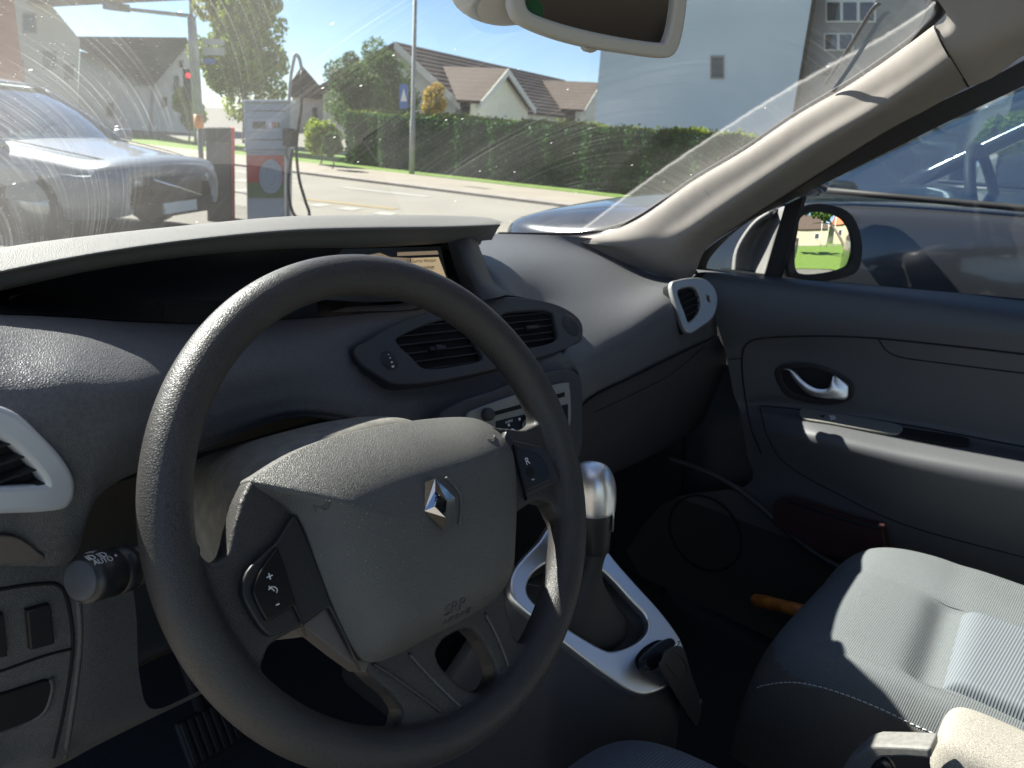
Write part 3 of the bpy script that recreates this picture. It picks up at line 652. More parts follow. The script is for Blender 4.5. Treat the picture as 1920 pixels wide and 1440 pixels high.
# gaiter
k0 = P(1119, 1035, x=.675); ci = np.mean(lin, 0)-bn*.018; rows = []
kx = A(1, 0, 0); kd = nrm(P(1112, 925, x=.675)-k0); ky = nrm(np.cross(kd, kx))
base = [ci+(a-np.mean(lin, 0))*.86 for a in lin]; nb = len(base)
angs = [math.atan2((a-ci)@frb[2], (a-ci)@frb[1]) for a in base]
neck = [k0+(kx*math.cos(t)*.0125-ky*math.sin(t)*.0125*(1 if True else -1)) for t in angs]
if (neck[int(np.argmax([a@A(0, 1, 0) for a in base]))]-k0)@A(0, 1, 0) < 0: neck = [k0+(kx*math.cos(t)+ky*math.sin(t))*.0125 for t in angs]
for i, t in enumerate([0, .06, .14, .25, .38, .52, .66, .8, .92, 1.0]):
    fsh = (1-t)**2.6; sag = math.sin(math.pi*t)*.002
    ring_ = []
    for j, (a, b) in enumerate(zip(base, neck)):
        w_ = 1+.09*math.sin(i*2.3)*(1-t)+.05*math.sin(angs[j]*3+i)
        p = k0*t+ci*(1-t); off_ = (a-ci)*fsh*w_+(b-k0)*(.35+.65*t)*(1 if t > 0 else 0); ring_.append(p+off_)
    rows.append(ring_)
mesh('gear_gaiter', np.array(rows).reshape(-1, 3), gfaces(len(rows), nb, cu=True), M['boot'], console, sub=1)
seamg = [r[int(.08*nb)] for r in rows]
tube('gaiter_seam', np.array(seamg)+A(0, 0, .0008), .0007, M['dash'], console, k=3, seg=6)
# gear knob
def kring(t, a, b, sh=0, n=28, e=2.4):
    o = k0+kd*t+ky*sh; r_ = []
    for k in range(n):
        th = 2*math.pi*k/n; c_, s_ = math.cos(th), math.sin(th)
        r_.append(o+kx*a*math.copysign(abs(c_)**(2/e), c_)+ky*b*math.copysign(abs(s_)**(2/e), s_))
    return r_
kl = np.linalg.norm(P(1105, 868, x=.675)-k0)
rows = [kring(0, .0135, .0135), kring(.003, .0145, .0145), kring(kl*.15, .0155, .0165), kring(kl*.32, .0175, .0195), kring(kl*.47, .0196, .023), kring(kl*.6, .018, .021), kring(kl*.8, .012, .015)]
mesh('gear_knob', np.array(rows).reshape(-1, 3), gfaces(len(rows), 28, cu=True), M['panel'], console, sub=1)
rows = [kring(kl*.46, .0203, .0238), kring(kl*.48, .0212, .0248), kring(kl*.66, .0226, .0272), kring(kl*.78, .0226, .027), kring(kl*.90, .0195, .0235), kring(kl*.98, .0145, .018), kring(kl*1.01, .006, .008), kring(kl*1.012, .0005, .0005)]
mesh('knob_cap', np.array(rows).reshape(-1, 3), gfaces(len(rows), 28, cu=True), M['silver'], console, sub=1)
pl = [k0+kd*(kl*t)+kx*w_+ky*s_ for t, w_, s_ in ((.30, .010, .021), (.30, .018, .017), (.66, .0235, .0215), (.66, .014, .0285))]
for sgn in (-1, 1):
    rows = [[k0+kd*(kl*t)+(kx*math.cos(a)*(.0165+.009*t)+ky*math.sin(a)*(.018+.013*t)) for a in np.linspace(sgn*1.15-.26, sgn*1.15+.26, 5)] for t in (.26, .45, .64)]
    mesh('knob_inlay', np.array(rows).reshape(-1, 3), gfaces(3, 5), M['silver'], console, solid=.001, offset=0)
# key hole recess in the bezel
kh = list(sm([BP(a, b) for a, b in [(1188, 1255), (1185, 1238), (1200, 1218), (1225, 1204), (1242, 1208), (1244, 1222), (1225, 1245), (1203, 1262)]], 3))
plate('key_slot', [kh], frb, .0004, .0006, M['void'], console, lift=.0062)
# the key and its leather tag: things of their own
ck = thing('car_key', tuple(map(float, BP(1212, 1236))), 'black car key stuck in the console slot with a metal ring and black leather tag', 'key')
kb = [BP(a, b) for a, b in [(1192, 1258), (1190, 1240), (1208, 1222), (1232, 1208), (1242, 1212), (1240, 1228), (1222, 1246), (1202, 1262)]]
plate('key_head', [list(sm(kb, 3))], frb, .007, .002, M['gloss'], ck, lift=.012)
rc = BP(1240, 1226)+bn*.022
rg = [rc+(frb[1]*math.cos(t)+nrm(frb[2]*.5+bn*.85)*math.sin(t))*.0105 for t in np.linspace(0, 2*math.pi, 40)]
tube('key_ring', rg, .0009, M['chrome'], ck, seg=8)
tb = BP(1262, 1218)+bn*.016
tg = [P(a, b, y=yv-.03) for a, b, yv in [(1243, 1238, .352), (1250, 1222, .353), (1268, 1212, .354), (1283, 1218, .352), (1298, 1262, .345), (1316, 1320, .338), (1308, 1355, .336), (1300, 1358, .336), (1268, 1300, .342), (1240, 1252, .350)]]
c0, n0 = plane_fit(tg); tgs = [p-n0*((p-c0)@n0) for p in tg]
prism('leather_tag', sm(tgs, 3), -n0, .003, M['fob'], ck, bevel=.0008)
tube('tag_stitch', [PP(a, b, c0+n0*.0004, n0) for a, b in [(1250, 1246), (1262, 1262), (1274, 1272), (1284, 1268), (1288, 1252), (1280, 1236), (1268, 1224)]], .0006, M['boot'], ck, k=4, seg=6)
rv_ = PP(1313, 1316, c0+n0*.001, n0)
frt = frame(rv_, n0)
tube('tag_rivet', [rv_+(frt[1]*math.cos(t)+frt[2]*math.sin(t))*.0032 for t in np.linspace(0, 6.283, 20)], .0009, M['dash'], ck, seg=6)
# ------------------------------------------------------------------ seats
def cushion(name, x0, x1, y0, y1, ztop, zbot, mats, parent, bol=.018, nx=90, ny=110, frontdrop=.0, xr=.16, ex=6.0):
    cx, hx, cy, hy = (x0+x1)/2, (x1-x0)/2, (y0+y1)/2, (y1-y0)/2
    def pr(n): s = np.linspace(-1, 1, n); return np.sign(s)*(1-(1-abs(s))**2.2)
    V = []
    U_, V_ = pr(nx), pr(ny)
    for v in V_:
        for u in U_:
            ed = max(0, 1-abs(u)**ex)**(1/2.6)*max(0, 1-abs(v)**(ex*1.6))**(1/2.6)
            x = cx+hx*u*(1-xr*max(0, v)**5*.5); y = cy+hy*v*(1-xr*.35*abs(u)**4)
            b = bol*(math.exp(-((abs(u)-.80)/.16)**2))*(1-math.exp(-((1-v)/.35)**2)*.6)
            z = zbot+(ztop-zbot)*ed+b*ed-frontdrop*max(0, v)**3
            if frontdrop > .011: z += ed*(-.014*math.exp(-((y-.112-(x-1.03)*.1)/.02)**2)*(1 if .935 < x < 1.13 else .15)-.006*math.exp(-((x-.93)/.012)**2)+(.016/(1+math.exp(-(x-1.15-(y-.1)*.15)/.012)) if y > -.4 else 0)-.004*math.exp(-((x-1.135-(y-.1)*.15)/.012)**2))
            V.append((x, y, z))
    return V, gfaces(ny, nx), U_, V_
V, Fc, U_, V_ = cushion('s', .868, 1.30, -.35, .318, .648, .44, None, None, bol=.016, frontdrop=.012)
seat = mesh('passenger_seat', V, Fc, M['seat'], car, sub=1)
tag(seat, 'grey cloth front passenger seat lit by the sun')
seat.data.materials.append(M['seatside']); seat.data.materials.append(M['seatins'])
nx = len(U_)
for p in seat.data.polygons:
    c_ = p.center
    if c_.z < .59 or c_.x < .892: p.material_index = 1
BVH[seat.name] = BVHTree.FromPolygons([tuple(a) for a in V], Fc)
def drop(o, x, y, l=0):
    h, n, i, d = BVH[o.name].ray_cast(Vector((x, y, 1.2)), Vector((0, 0, -1))); return np.array(h)+A(0, 0, l)
# raised inner panel of the cushion behind the cross seam
rows = []
for y, lf in ((.094, -.004), (.090, .004), (.078, .010), (.05, .012), (-.05, .012), (-.30, .012)):
    rows.append([drop(seat, x, y+ (x-1.03)*.10, lf if i not in (0, 6) else -.004) for i, x in enumerate((.937, .945, .97, 1.03, 1.09, 1.122, 1.130))])
ins = grid('seat_insert', rows, M['seatins'], seat, ku=5, kv=5)
def seatseam(name, pts, r, m_, lift=0, k=8):
    p2 = cr(np.array(pts, float), k); return tube(name, [drop(seat, a, b, lift) for a, b in p2], r, m_, seat, seg=6)
seatseam('seat_seam', [(.93, .285), (.93, .2), (.932, .1), (.932, -.2)], .0012, M['seat'], -.0006)
seatseam('seat_seam', [(1.165, .29), (1.15, .2), (1.135, .1), (1.13, -.2)], .0012, M['seat'], -.0006)
seatseam('seat_seam', [(.935, .088), (.97, .092), (1.03, .099), (1.09, .104), (1.13, .107)], .0016, M['seatside'], -.003)
# white stitching: one short stitch after another
sp_ = [drop(seat, a, b, .0008) for a, b in cr(np.array([(.898, .285), (.8935, .26), (.892, .2), (.892, .1), (.892, 0), (.892, -.2)]), 30)]
sp_ = np.array(sp_); dd = np.concatenate([[0], np.cumsum(np.linalg.norm(np.diff(sp_, axis=0), axis=1))]); parts = []
sarr = np.arange(.0, dd[-1]-.006, .0068)
for s_ in sarr:
    a, b = [A(*[np.interp(t, dd, sp_[:, i]) for i in range(3)]) for t in (s_, s_+.0048)]
    parts.append(tube_geo([a, (a+b)/2+A(0, 0, .0004), b], .00075, 5))
v, f = join_geo(parts); mesh('seat_stitching', v, f, M['thread'], seat)
# seat backrest (behind the picture, seen in the mirror) and the plinth
def backrest(x0, x1, name, parent):
    V2, F2, _, _ = cushion('b', x0, x1, 0, .62, .14, .0, None, None, bol=.02, xr=.25)
    V3 = [(a, -.30-b*.33+c_*.95, .60+b*.94+c_*.33) for a, b, c_ in V2]
    o = mesh(name, V3, F2, M['seat'], parent, solid=.02); return o
backrest(.875, 1.335, 'backrest', seat)
def headrest(xc, parent):
    V2, F2, _, _ = cushion('h', xc-.13, xc+.13, 0, .19, .09, .0, None, None, bol=0, xr=.4, nx=20, ny=20)
    mesh('headrest', [(a, -.57-b*.3+c_*.9, 1.26+b*.95+c_*.3) for a, b, c_ in V2], F2, M['seatside'], parent, solid=.02)
    for s_ in (-.05, .05): tube('headrest_rod', [A(xc+s_, -.52, 1.14), A(xc+s_, -.56, 1.3)], .006, M['chrome'], parent)
headrest(1.1, seat)
box('seat_base', (1.1, -.02, .40), (.2, .29, .06), M['void'], seat, bevel=.03)
V, Fc, _, _ = cushion('s', .12, .655, -.40, .372, .69, .44, None, None, bol=.014, frontdrop=.01)
dseat = mesh('driver_seat', V, Fc, M['seatins'], car, sub=1); tag(dseat, 'corner of the grey ribbed driver seat cushion')
headrest(.36, dseat); backrest(.13, .60, 'backrest', dseat)
box('seat_base', (.36, -.06, .40), (.2, .29, .06), M['void'], dseat, bevel=.03)
# folding armrest on the passenger seat
def rbox(name, c, h, ax, m_, parent, r=.03): return box(name, c, h, m_, parent, ax, bevel=r, smooth=True)
pts = []
rows = []
ayd = nrm(A(.035, -1, -.02)); axd = nrm(A(1, .035, 0)); azd = np.cross(axd, -ayd)
if azd[2] < 0: azd = -azd
af = P(1752, 1372, x=.795)
for t, w_, zt in ((0.0, .35, .45), (.002, .62, .72), (.008, .85, .90), (.02, .98, .985), (.05, 1.04, 1.0), (.12, 1.04, 1.0), (.25, 1.04, 1.0), (.38, 1.0, 1.0)):
    r_ = []
    for k in range(28):
        th = 2*math.pi*k/28; c_, s_ = math.cos(th), math.sin(th)
        r_.append(af+A(.034, 0, -.028)+ayd*t+axd*(.044*w_*math.copysign(abs(c_)**(2/3.6), c_))+azd*(.034*zt*math.copysign(abs(s_)**(2/3.6), s_)))
    rows.append(r_)
armr = mesh('armrest', np.array(rows).reshape(-1, 3), gfaces(len(rows), 28, cu=True)+[tuple(range(27, -1, -1))], M['pad'], car, sub=1)
tag(armr, 'beige cloth folding armrest lit by the sun')
M['bracket'] = mat('bracket_plastic', (.17, .167, .155), .45, noise=(200, (.22, .215, .2)))
bk = [P(a, b, x=.755) for a, b in [(1745, 1403), (1700, 1400), (1640, 1398), (1620, 1404), (1600, 1420), (1580, 1440), (1560, 1475), (1600, 1480), (1625, 1452), (1640, 1430), (1655, 1421), (1700, 1420), (1745, 1424)]]
prism('armrest_bracket', bk, A(1, 0, 0), .03, M['bracket'], armr, bevel=.003)
tube('bracket_lever', [P(a, b, x=.76) for a, b in [(1638, 1462), (1645, 1435), (1660, 1428), (1668, 1436), (1672, 1450)]], .005, M['panel'], armr, k=4)
# rear bench for the mirror
V, Fc, _, _ = cushion('s', .02, 1.33, -1.55, -1.05, .68, .44, None, None, bol=0)
rb = mesh('rear_bench', V, Fc, M['seat'], car); box('bench_back', (.675, -1.62, .95), (.64, .07, .32), M['seat'], rb, bevel=.04)
# ------------------------------------------------------------------ passenger door
def X(px, py, x): return P(px, py, x=x)
dr = [[(1300, 500, 1.415), (1470, 521, 1.43), (1700, 541, 1.44), (1920, 560, 1.45), (2200, 586, 1.46)],
      [(1312, 516, 1.385), (1470, 534, 1.395), (1700, 560, 1.395), (1920, 588, 1.395), (2200, 618, 1.40)],
      [(1330, 560, 1.372), (1470, 575, 1.38), (1700, 595, 1.38), (1920, 622, 1.38), (2200, 655, 1.39)],
      [(1345, 610, 1.372), (1480, 615, 1.38), (1700, 630, 1.382), (1920, 656, 1.385), (2200, 690, 1.39)],
      [(1360, 660, 1.382), (1490, 660, 1.40), (1700, 690, 1.40), (1920, 720, 1.40), (2200, 760, 1.40)],
      [(1375, 735, 1.385), (1500, 735, 1.405), (1700, 768, 1.405), (1920, 808, 1.405), (2200, 850, 1.405)],
      [(1385, 762, 1.384), (1440, 762, 1.40), (1700, 800, 1.397), (1920, 845, 1.395), (2200, 890, 1.395)],
      [(1390, 790, 1.382), (1503, 792, 1.355), (1700, 830, 1.346), (1920, 868, 1.34), (2200, 910, 1.34)],
      [(1395, 812, 1.380), (1512, 822, 1.328), (1700, 866, 1.316), (1920, 908, 1.308), (2200, 955, 1.308)],
      [(1400, 850, 1.378), (1530, 865, 1.348), (1700, 925, 1.338), (1920, 985, 1.33), (2200, 1040, 1.33)],
      [(1400, 910, 1.376), (1560, 940, 1.37), (1700, 1000, 1.362), (1920, 1070, 1.36), (2200, 1140, 1.36)]]
rows = [[X(*a) for a in r] for r in dr]
rows.append([A(1.37, .70, .50), A(1.37, .45, .50), A(1.37, .30, .50), A(1.37, .1, .50), A(1.37, -.15, .5)])
rows.append([A(1.37, .80, .30), A(1.37, .45, .30), A(1.37, .30, .30), A(1.37, .1, .30), A(1.37, -.15, .3)])
for r in rows: r.append(r[-1]+A(0, -.55, 0))
door = grid('passenger_door', rows, M['door'], car, ku=7, kv=6)
door.data.materials.append(M['carpet']); tag(door, 'dark grey passenger door panel with silver handle and lit armrest')
seam(door, [(1428, 850), (1408, 800), (1394, 720), (1392, 665), (1404, 642), (1440, 633), (1540, 630), (1640, 634), (1780, 648), (1920, 664), (2000, 674)], .0018, M['void'], door)
seam(door, [(1648, 637), (1662, 657), (1690, 670), (1760, 680), (1920, 700), (2000, 710)], .0013, M['void'], door)
seam(door, [(1424, 761), (1500, 768), (1700, 797), (1920, 838), (2000, 852)], .0014, M['void'], door)
seam(door, [(1366, 674), (1380, 673), (1393, 672)], .0009, M['void'], door)
seam(door, [(1425, 765), (1440, 820), (1475, 870), (1560, 920), (1700, 985), (1920, 1045)], .0012, M['void'], door)
# door handle in its bowl
hb = [(1455, 695), (1475, 683), (1520, 682), (1560, 695), (1592, 712), (1600, 730), (1592, 748), (1560, 756), (1520, 753), (1480, 742), (1463, 722)]
hi = [(1465, 697), (1485, 689), (1520, 688), (1560, 700), (1588, 716), (1593, 735), (1575, 748), (1530, 748), (1490, 738), (1470, 718)]
(h1_, h2_), frh = onsurf(door, [hb, hi], 4)
plate('handle_surround', [h1_, h2_], frh, .001, .0015, M['panel'], door, lift=.002)
plate('handle_bowl', [h2_], frh, .0005, 0, M['void'], door, lift=.0012)
def hh_(a, b, l): return PP(a, b, frh[0]+frh[3]*l, frh[3])
band = [(1468, 692, 1482, 693, .006), (1478, 693, 1490, 697, .008), (1485, 706, 1496, 703, .011), (1497, 722, 1509, 716, .014), (1515, 738, 1530, 728, .016), (1540, 746, 1553, 728, .016), (1565, 748, 1560, 712, .014), (1588, 748, 1562, 705, .010), (1591, 722, 1565, 704, .006)]
rows = [[hh_(a, b, l) for a, b, _, _, l in band], [hh_((a+c_)/2, (b+d_)/2, l+.001) for a, b, c_, d_, l in band], [hh_(c_, d_, l-.002) for _, _, c_, d_, l in band]]
hd = grid('door_handle', rows, M['silver'], door, ku=6, kv=4, solid=.0022, offset=0); hd['label'] = 'satin silver inner door handle'
# window switch strip on the armrest
(ws, wr), frw = onsurf(door, [[(1503, 772), (1530, 774), (1600, 786), (1670, 798), (1690, 806), (1686, 816), (1660, 816), (1560, 798), (1506, 788)], [(1690, 806), (1740, 813), (1808, 824), (1815, 832), (1806, 838), (1740, 830), (1690, 818)]], 3)
plate('window_switch_panel', [ws], frw, .001, .0012, M['armrest'], door, lift=.0035)
plate('grip_slot', [wr], frw, .0005, .0008, M['void'], door, lift=.003)
(tri, dot), frw = onsurf(door, [[(1534, 783), (1549, 783), (1543, 790)], [(1555, 785), (1566, 786), (1567, 792), (1558, 793)]], 1, smooth=False)
plate('switch_mark', [tri], frw, .0003, 0, M['void'], door, lift=.0065)
plate('switch_mark', [dot], frw, .0003, .0003, M['white'], door, lift=.0065)
# speaker and the darkened lower door
spk = P(1320, 1000, x=1.366)
tube('door_speaker', [spk+A(0, math.cos(t), 0)*.082+A(0, 0, math.sin(t))*.082 for t in np.linspace(0, 6.283, 48)], .002, M['void'], door, seg=8)
for p_ in door.data.polygons:
    if p_.center.z < .53: p_.material_index = 1  # darker material on the low faces paints in the footwell shade
tube('pocket_rim', [X(a, b, 1.34) for a, b in [(1250, 858), (1300, 875), (1365, 905), (1420, 945), (1470, 990), (1520, 1030), (1600, 1080)]], .006, M['dash2'], door, k=5, seg=8)
# quarter glass pillar, window seals, glass
v = [X(a, b, 1.432) for a, b in [(1472, 384), (1506, 368), (1459, 524), (1432, 520)]]
prism('window_divider', v, A(1, 0, 0), .018, M['black'], door)
M['privacy'] = mat('privacy_glass', (.05, .05, .045), .1, spec=.5)
gl = [(1322, 512), (1332, 478), (1375, 432), (1470, 384), (1600, 315), (1750, 243), (1920, 160), (2150, 60), (2150, 585), (1920, 562), (1700, 541), (1470, 522)]
M_glass, N, K = newmat('side_glass'); M['glass'] = M_glass
N.remove(N['Principled BSDF']); o1 = N['Material Output']
tr = N.new('ShaderNodeBsdfTransparent'); tr.inputs[0].default_value = (.90, .94, .93, 1); gs = N.new('ShaderNodeBsdfGlossy'); gs.inputs['Roughness'].default_value = .0; gs.inputs[0].default_value = (.9, .9, .9, 1)
fz = N.new('ShaderNodeFresnel'); gg = N.new('ShaderNodeNewGeometry'); gm = N.new('ShaderNodeMapRange'); K.new(gg.outputs['Backfacing'], gm.inputs[0]); gm.inputs[3].default_value = 1.45; gm.inputs[4].default_value = 1/1.45; K.new(gm.outputs[0], fz.inputs[0]); m1 = N.new('ShaderNodeMixShader')
K.new(fz.outputs[0], m1.inputs[0]); K.new(tr.outputs[0], m1.inputs[1]); K.new(gs.outputs[0], m1.inputs[2])
tl = N.new('ShaderNodeBsdfTranslucent'); tl.inputs[0].default_value = (.8, .8, .78, 1); m2 = N.new('ShaderNodeMixShader')
nz = N.new('ShaderNodeTexNoise'); nz.inputs['Scale'].default_value = 9; nz.inputs['Detail'].default_value = 8; tcx = N.new('ShaderNodeTexCoord'); K.new(tcx.outputs['Object'], nz.inputs['Vector'])
mr = N.new('ShaderNodeMapRange'); K.new(nz.outputs[0], mr.inputs[0]); mr.inputs[1].default_value = .45; mr.inputs[2].default_value = .8; mr.inputs[3].default_value = .004; mr.inputs[4].default_value = .03
K.new(mr.outputs[0], m2.inputs[0]); K.new(m1.outputs[0], m2.inputs[1]); K.new(tl.outputs[0], m2.inputs[2]); K.new(m2.outputs[0], o1.inputs[0])
mesh('window_glass', [X(a, b, 1.45) for a, b in gl], [tuple(range(len(gl)))], M['glass'], door, smooth=False)
tube('window_seal', [X(a, b, 1.445) for a, b in [(1455, 524), (1600, 535), (1750, 549), (1920, 564), (2150, 590)]], .0035, M['black'], door, seg=8)
mesh('door_outer', [A(1.47, .80, .25), A(1.47, .70, 1.0), A(1.47, -.9, 1.05), A(1.47, -.9, .25)], [(0, 1, 2, 3)], mat('own_paint', (.10, .105, .11), .3, .3, coat=.6), door, smooth=False)
# ------------------------------------------------------------------ A pillar, headliner, roof
pI = [(1040, 452, 1.22), (1090, 447, 1.25), (1150, 436, 1.29), (1210, 408, 1.295), (1300, 345, 1.28), (1400, 285, 1.262), (1500, 218, 1.24), (1600, 160, 1.22), (1700, 90, 1.19), (1752, 50, 1.17)]
pM = [(1060, 452, 1.22), (1130, 458, 1.27), (1200, 452, 1.30), (1255, 425, 1.295), (1335, 368, 1.28), (1430, 308, 1.262), (1520, 246, 1.24), (1615, 190, 1.22), (1712, 128, 1.19), (1768, 85, 1.17)]
pN = [(1070, 455, 1.23), (1150, 468, 1.29), (1235, 488, 1.325), (1300, 440, 1.32), (1368, 393, 1.305), (1455, 335, 1.29), (1545, 275, 1.265), (1640, 220, 1.245), (1735, 160, 1.22), (1790, 122, 1.20)]
pO = [(1080, 472, 1.25), (1180, 496, 1.32), (1285, 528, 1.375), (1325, 466, 1.40), (1395, 418, 1.395), (1480, 365, 1.385), (1570, 308, 1.365), (1665, 247, 1.34), (1758, 194, 1.30), (1816, 163, 1.28)]
pI = [(a, b, x+(.020 if i > 2 else .01)) for i, (a, b, x) in enumerate(pI)]; pM = [(a, b, x+(.010 if i > 2 else 0)) for i, (a, b, x) in enumerate(pM)]; pN = [(a, b, x-(.012 if i > 2 else 0)) for i, (a, b, x) in enumerate(pN)]
p0 = [P(a-4, b-3, x=x+.05) for a, b, x in pI]
apil = grid('front_pillar_trim', [p0]+[[P(a, b, x=x) for a, b, x in r] for r in (pI, pM, pN, pO)], M['beige'], car, ku=6, kv=6)
tag(apil, 'pale beige trim of the windshield pillar, half in sunlight')
# rubber seal and door frame between trim and window glass
sO = [(1290, 515, 1.40), (1322, 470, 1.40), (1395, 418, 1.385), (1480, 365, 1.37), (1570, 308, 1.35), (1665, 247, 1.33), (1758, 194, 1.305), (1850, 150, 1.28), (2000, 70, 1.26)]
sG = [(1322, 514, 1.452), (1334, 480, 1.452), (1392, 424, 1.452), (1475, 380, 1.452), (1590, 322, 1.452), (1690, 272, 1.452), (1790, 222, 1.452), (1880, 180, 1.452), (2030, 108, 1.452)]
sH = [((a+c_)/2+1, (b+d_)/2, (x+z_)/2-.004) for (a, b, x), (c_, d_, z_) in zip(sO, sG)]
grid('door_frame_seal', [[P(*a[:2], x=a[2]) for a in r] for r in (sO, sH, sG)], M['black'], car, ku=6, kv=5)
# headliner with sun visor corner
hl = [[P(1752, 50, x=1.17), P(1768, 85, x=1.17), P(1790, 122, x=1.20), P(1816, 163, x=1.28)],
      [P(1775, 30, x=1.165), P(1800, 60, x=1.165), P(1840, 100, x=1.19), P(1860, 146, x=1.275)],
      [P(1770, -60, x=1.13), P(1850, -20, x=1.15), P(1960, 40, x=1.18), P(2000, 72, x=1.27)],
      [A(1.0, .12, 1.56), A(1.1, .05, 1.54), A(1.2, -.02, 1.50), A(1.28, -.05, 1.44)],
      [A(1.0, -.4, 1.58), A(1.1, -.4, 1.56), A(1.2, -.4, 1.51), A(1.28, -.4, 1.45)]]
head = grid('headliner', hl, M['liner'], car, ku=6, kv=6)
seamp = [P(a, b, x=x-.002) for a, b, x in [(1752, 50, 1.17), (1768, 85, 1.168), (1790, 122, 1.198), (1816, 163, 1.278)]]
tube('trim_joint', seamp, .0012, M['void'], apil, k=5, seg=6)
rf_ = [[A(.0, .16, 1.45), A(.2, .13, 1.56), A(.675, .12, 1.585), A(1.02, .12, 1.565)], [A(0, -.4, 1.46), A(.2, -.4, 1.58), A(.675, -.4, 1.61), A(1.02, -.4, 1.585)], [A(0, -1.2, 1.44), A(.2, -1.2, 1.56), A(.675, -1.2, 1.6), A(1.02, -1.2, 1.57)], [A(0, -2.1, 1.38), A(.2, -2.1, 1.48), A(.675, -2.1, 1.5), A(1.02, -2.1, 1.49)]]
grid('roof', rf_, M['liner'], car, ku=4, kv=4, solid=.03)
grid('roof_side', [[A(1.0, -.4, 1.58), A(1.2, -.4, 1.51), A(1.28, -.4, 1.45)], [A(1.0, -1.3, 1.575), A(1.2, -1.3, 1.50), A(1.28, -1.3, 1.44)], [A(1.0, -2.1, 1.49), A(1.2, -2.1, 1.44), A(1.28, -2.1, 1.38)]], M['liner'], car, ku=4, kv=4, solid=.03)
for xx, x2 in ((1.30, 1.40), (.05, -.05)):
    prism('door_pillar', [A(xx, -.62, 1.46), A(xx, -.72, 1.46), A(x2, -.74, 1.05), A(x2, -.6, 1.05)], A(-.02, 0, 0), 1.0, M['beige'], car)
    prism('rear_side', [A(x2, -.62, .3), A(x2, -.62, 1.04), A(x2, -2.2, 1.08), A(x2, -2.2, .3)], A(.02, 0, 0), 1.0, M['door'], car)
box('tailgate', (.675, -2.2, .8), (.68, .02, .35), M['door'], car)
box('rear_header', (.675, -2.18, 1.44), (.62, .03, .07), M['liner'], car)
for xx, x2 in ((1.28, 1.38), (.07, -.03)):
    prism('rear_quarter', [A(x2, -1.45, 1.0), A(x2, -2.2, 1.0), A(xx, -2.2, 1.45), A(xx, -1.25, 1.47)], A(-.02, 0, 0), 1.0, M['liner'], car)
tk = [[A(1.37, .70, 1.0), A(1.40, .80, .95), A(1.40, 1.25, .95)], [A(1.385, .72, .80), A(1.38, .9, .8), A(1.36, 1.25, .8)], [A(1.385, .68, .55), A(1.37, .9, .55), A(1.34, 1.25, .55)], [A(1.37, .68, .25), A(1.36, .9, .25), A(1.34, 1.25, .25)]]
grid('kick_panel', tk, M['void'], car, ku=3, kv=3, solid=.02)
# black ceramic edge along the glass
fr_pts = [P(a-1, b-2, x=x+.03) for a, b, x in [(935, 440, 1.06), (1000, 441, 1.14), (1085, 440, 1.25), (1150, 428, 1.29), (1208, 402, 1.30), (1298, 338, 1.285), (1398, 278, 1.268), (1498, 211, 1.246), (1598, 152, 1.225), (1700, 82, 1.195), (1752, 38, 1.17), (1766, 10, 1.16), (1755, -25, 1.14), (1700, -60, 1.10)]]
tube('windshield_seal', fr_pts, [.003, .0035, .0045, .003, .0025, .003, .004, .006, .012, .012], M['black'], car, k=6, seg=8)
box('rear_window', (.675, -2.2, 1.26), (.62, .004, .13), M['privacy'], car)
# ------------------------------------------------------------------ windshield
wr_ = [P(a, b, x=x+.02) for a, b, x in [(1150, 432, 1.30), (1300, 340, 1.29), (1500, 214, 1.25), (1700, 85, 1.20), (1768, 0, 1.17)]]
base_ = [A(-.12, .86, 1.045), A(.12, .98, 1.05), A(.42, 1.04, 1.05), A(.75, 1.04, 1.05), A(1.05, 1.0, 1.052), wr_[0]]
head_ = [A(-.05, .22, 1.44), A(.15, .19, 1.53), A(.42, .165, 1.575), A(.75, .16, 1.575), A(1.0, .18, 1.545), wr_[4]+A(0, 0, .02)]
rowsw = [base_]
for t, wpt in ((.25, wr_[1]), (.55, wr_[2]), (.85, wr_[3])):
    rr_ = [b_*(1-t)+h_*t+A(0, 0, .04*math.sin(math.pi*t)) for b_, h_ in zip(base_[:-1], head_[:-1])]; rr_.append(wpt); rowsw.append(rr_)
rowsw.append(head_)
Mw, N, K = newmat('dusty_windshield'); M['shield'] = Mw
N.remove(N['Principled BSDF']); out = N['Material Output']
tc = N.new('ShaderNodeTexCoord')
def nd(t, **k):
    n = N.new(t)
    for a, b in k.items(): setattr(n, a, b)
    return n
def math_(op, a, b=None, clamp=False):
    n = nd('ShaderNodeMath', operation=op); n.use_clamp = clamp
    for i, v in enumerate((a, b)):
        if v is None: continue
        if isinstance(v, (int, float)): n.inputs[i].default_value = v
        else: K.new(v, n.inputs[i])
    return n.outputs[0]
def noise_(vec, sc, det=4, rough=.5):
    n = nd('ShaderNodeTexNoise'); n.inputs['Scale'].default_value = sc; n.inputs['Detail'].default_value = det; n.inputs['Roughness'].default_value = rough; K.new(vec, n.inputs['Vector']); return n.outputs[0]
def rng_(v, a, b, c_=0, d_=1):
    n = nd('ShaderNodeMapRange'); K.new(v, n.inputs[0])
    for i, x in enumerate((a, b, c_, d_)): n.inputs[i+1].default_value = x
    return n.outputs[0]
sx = nd('ShaderNodeSeparateXYZ'); K.new(tc.outputs['Object'], sx.inputs[0]); X_, Y_ = sx.outputs[0], sx.outputs[1]
streak = None
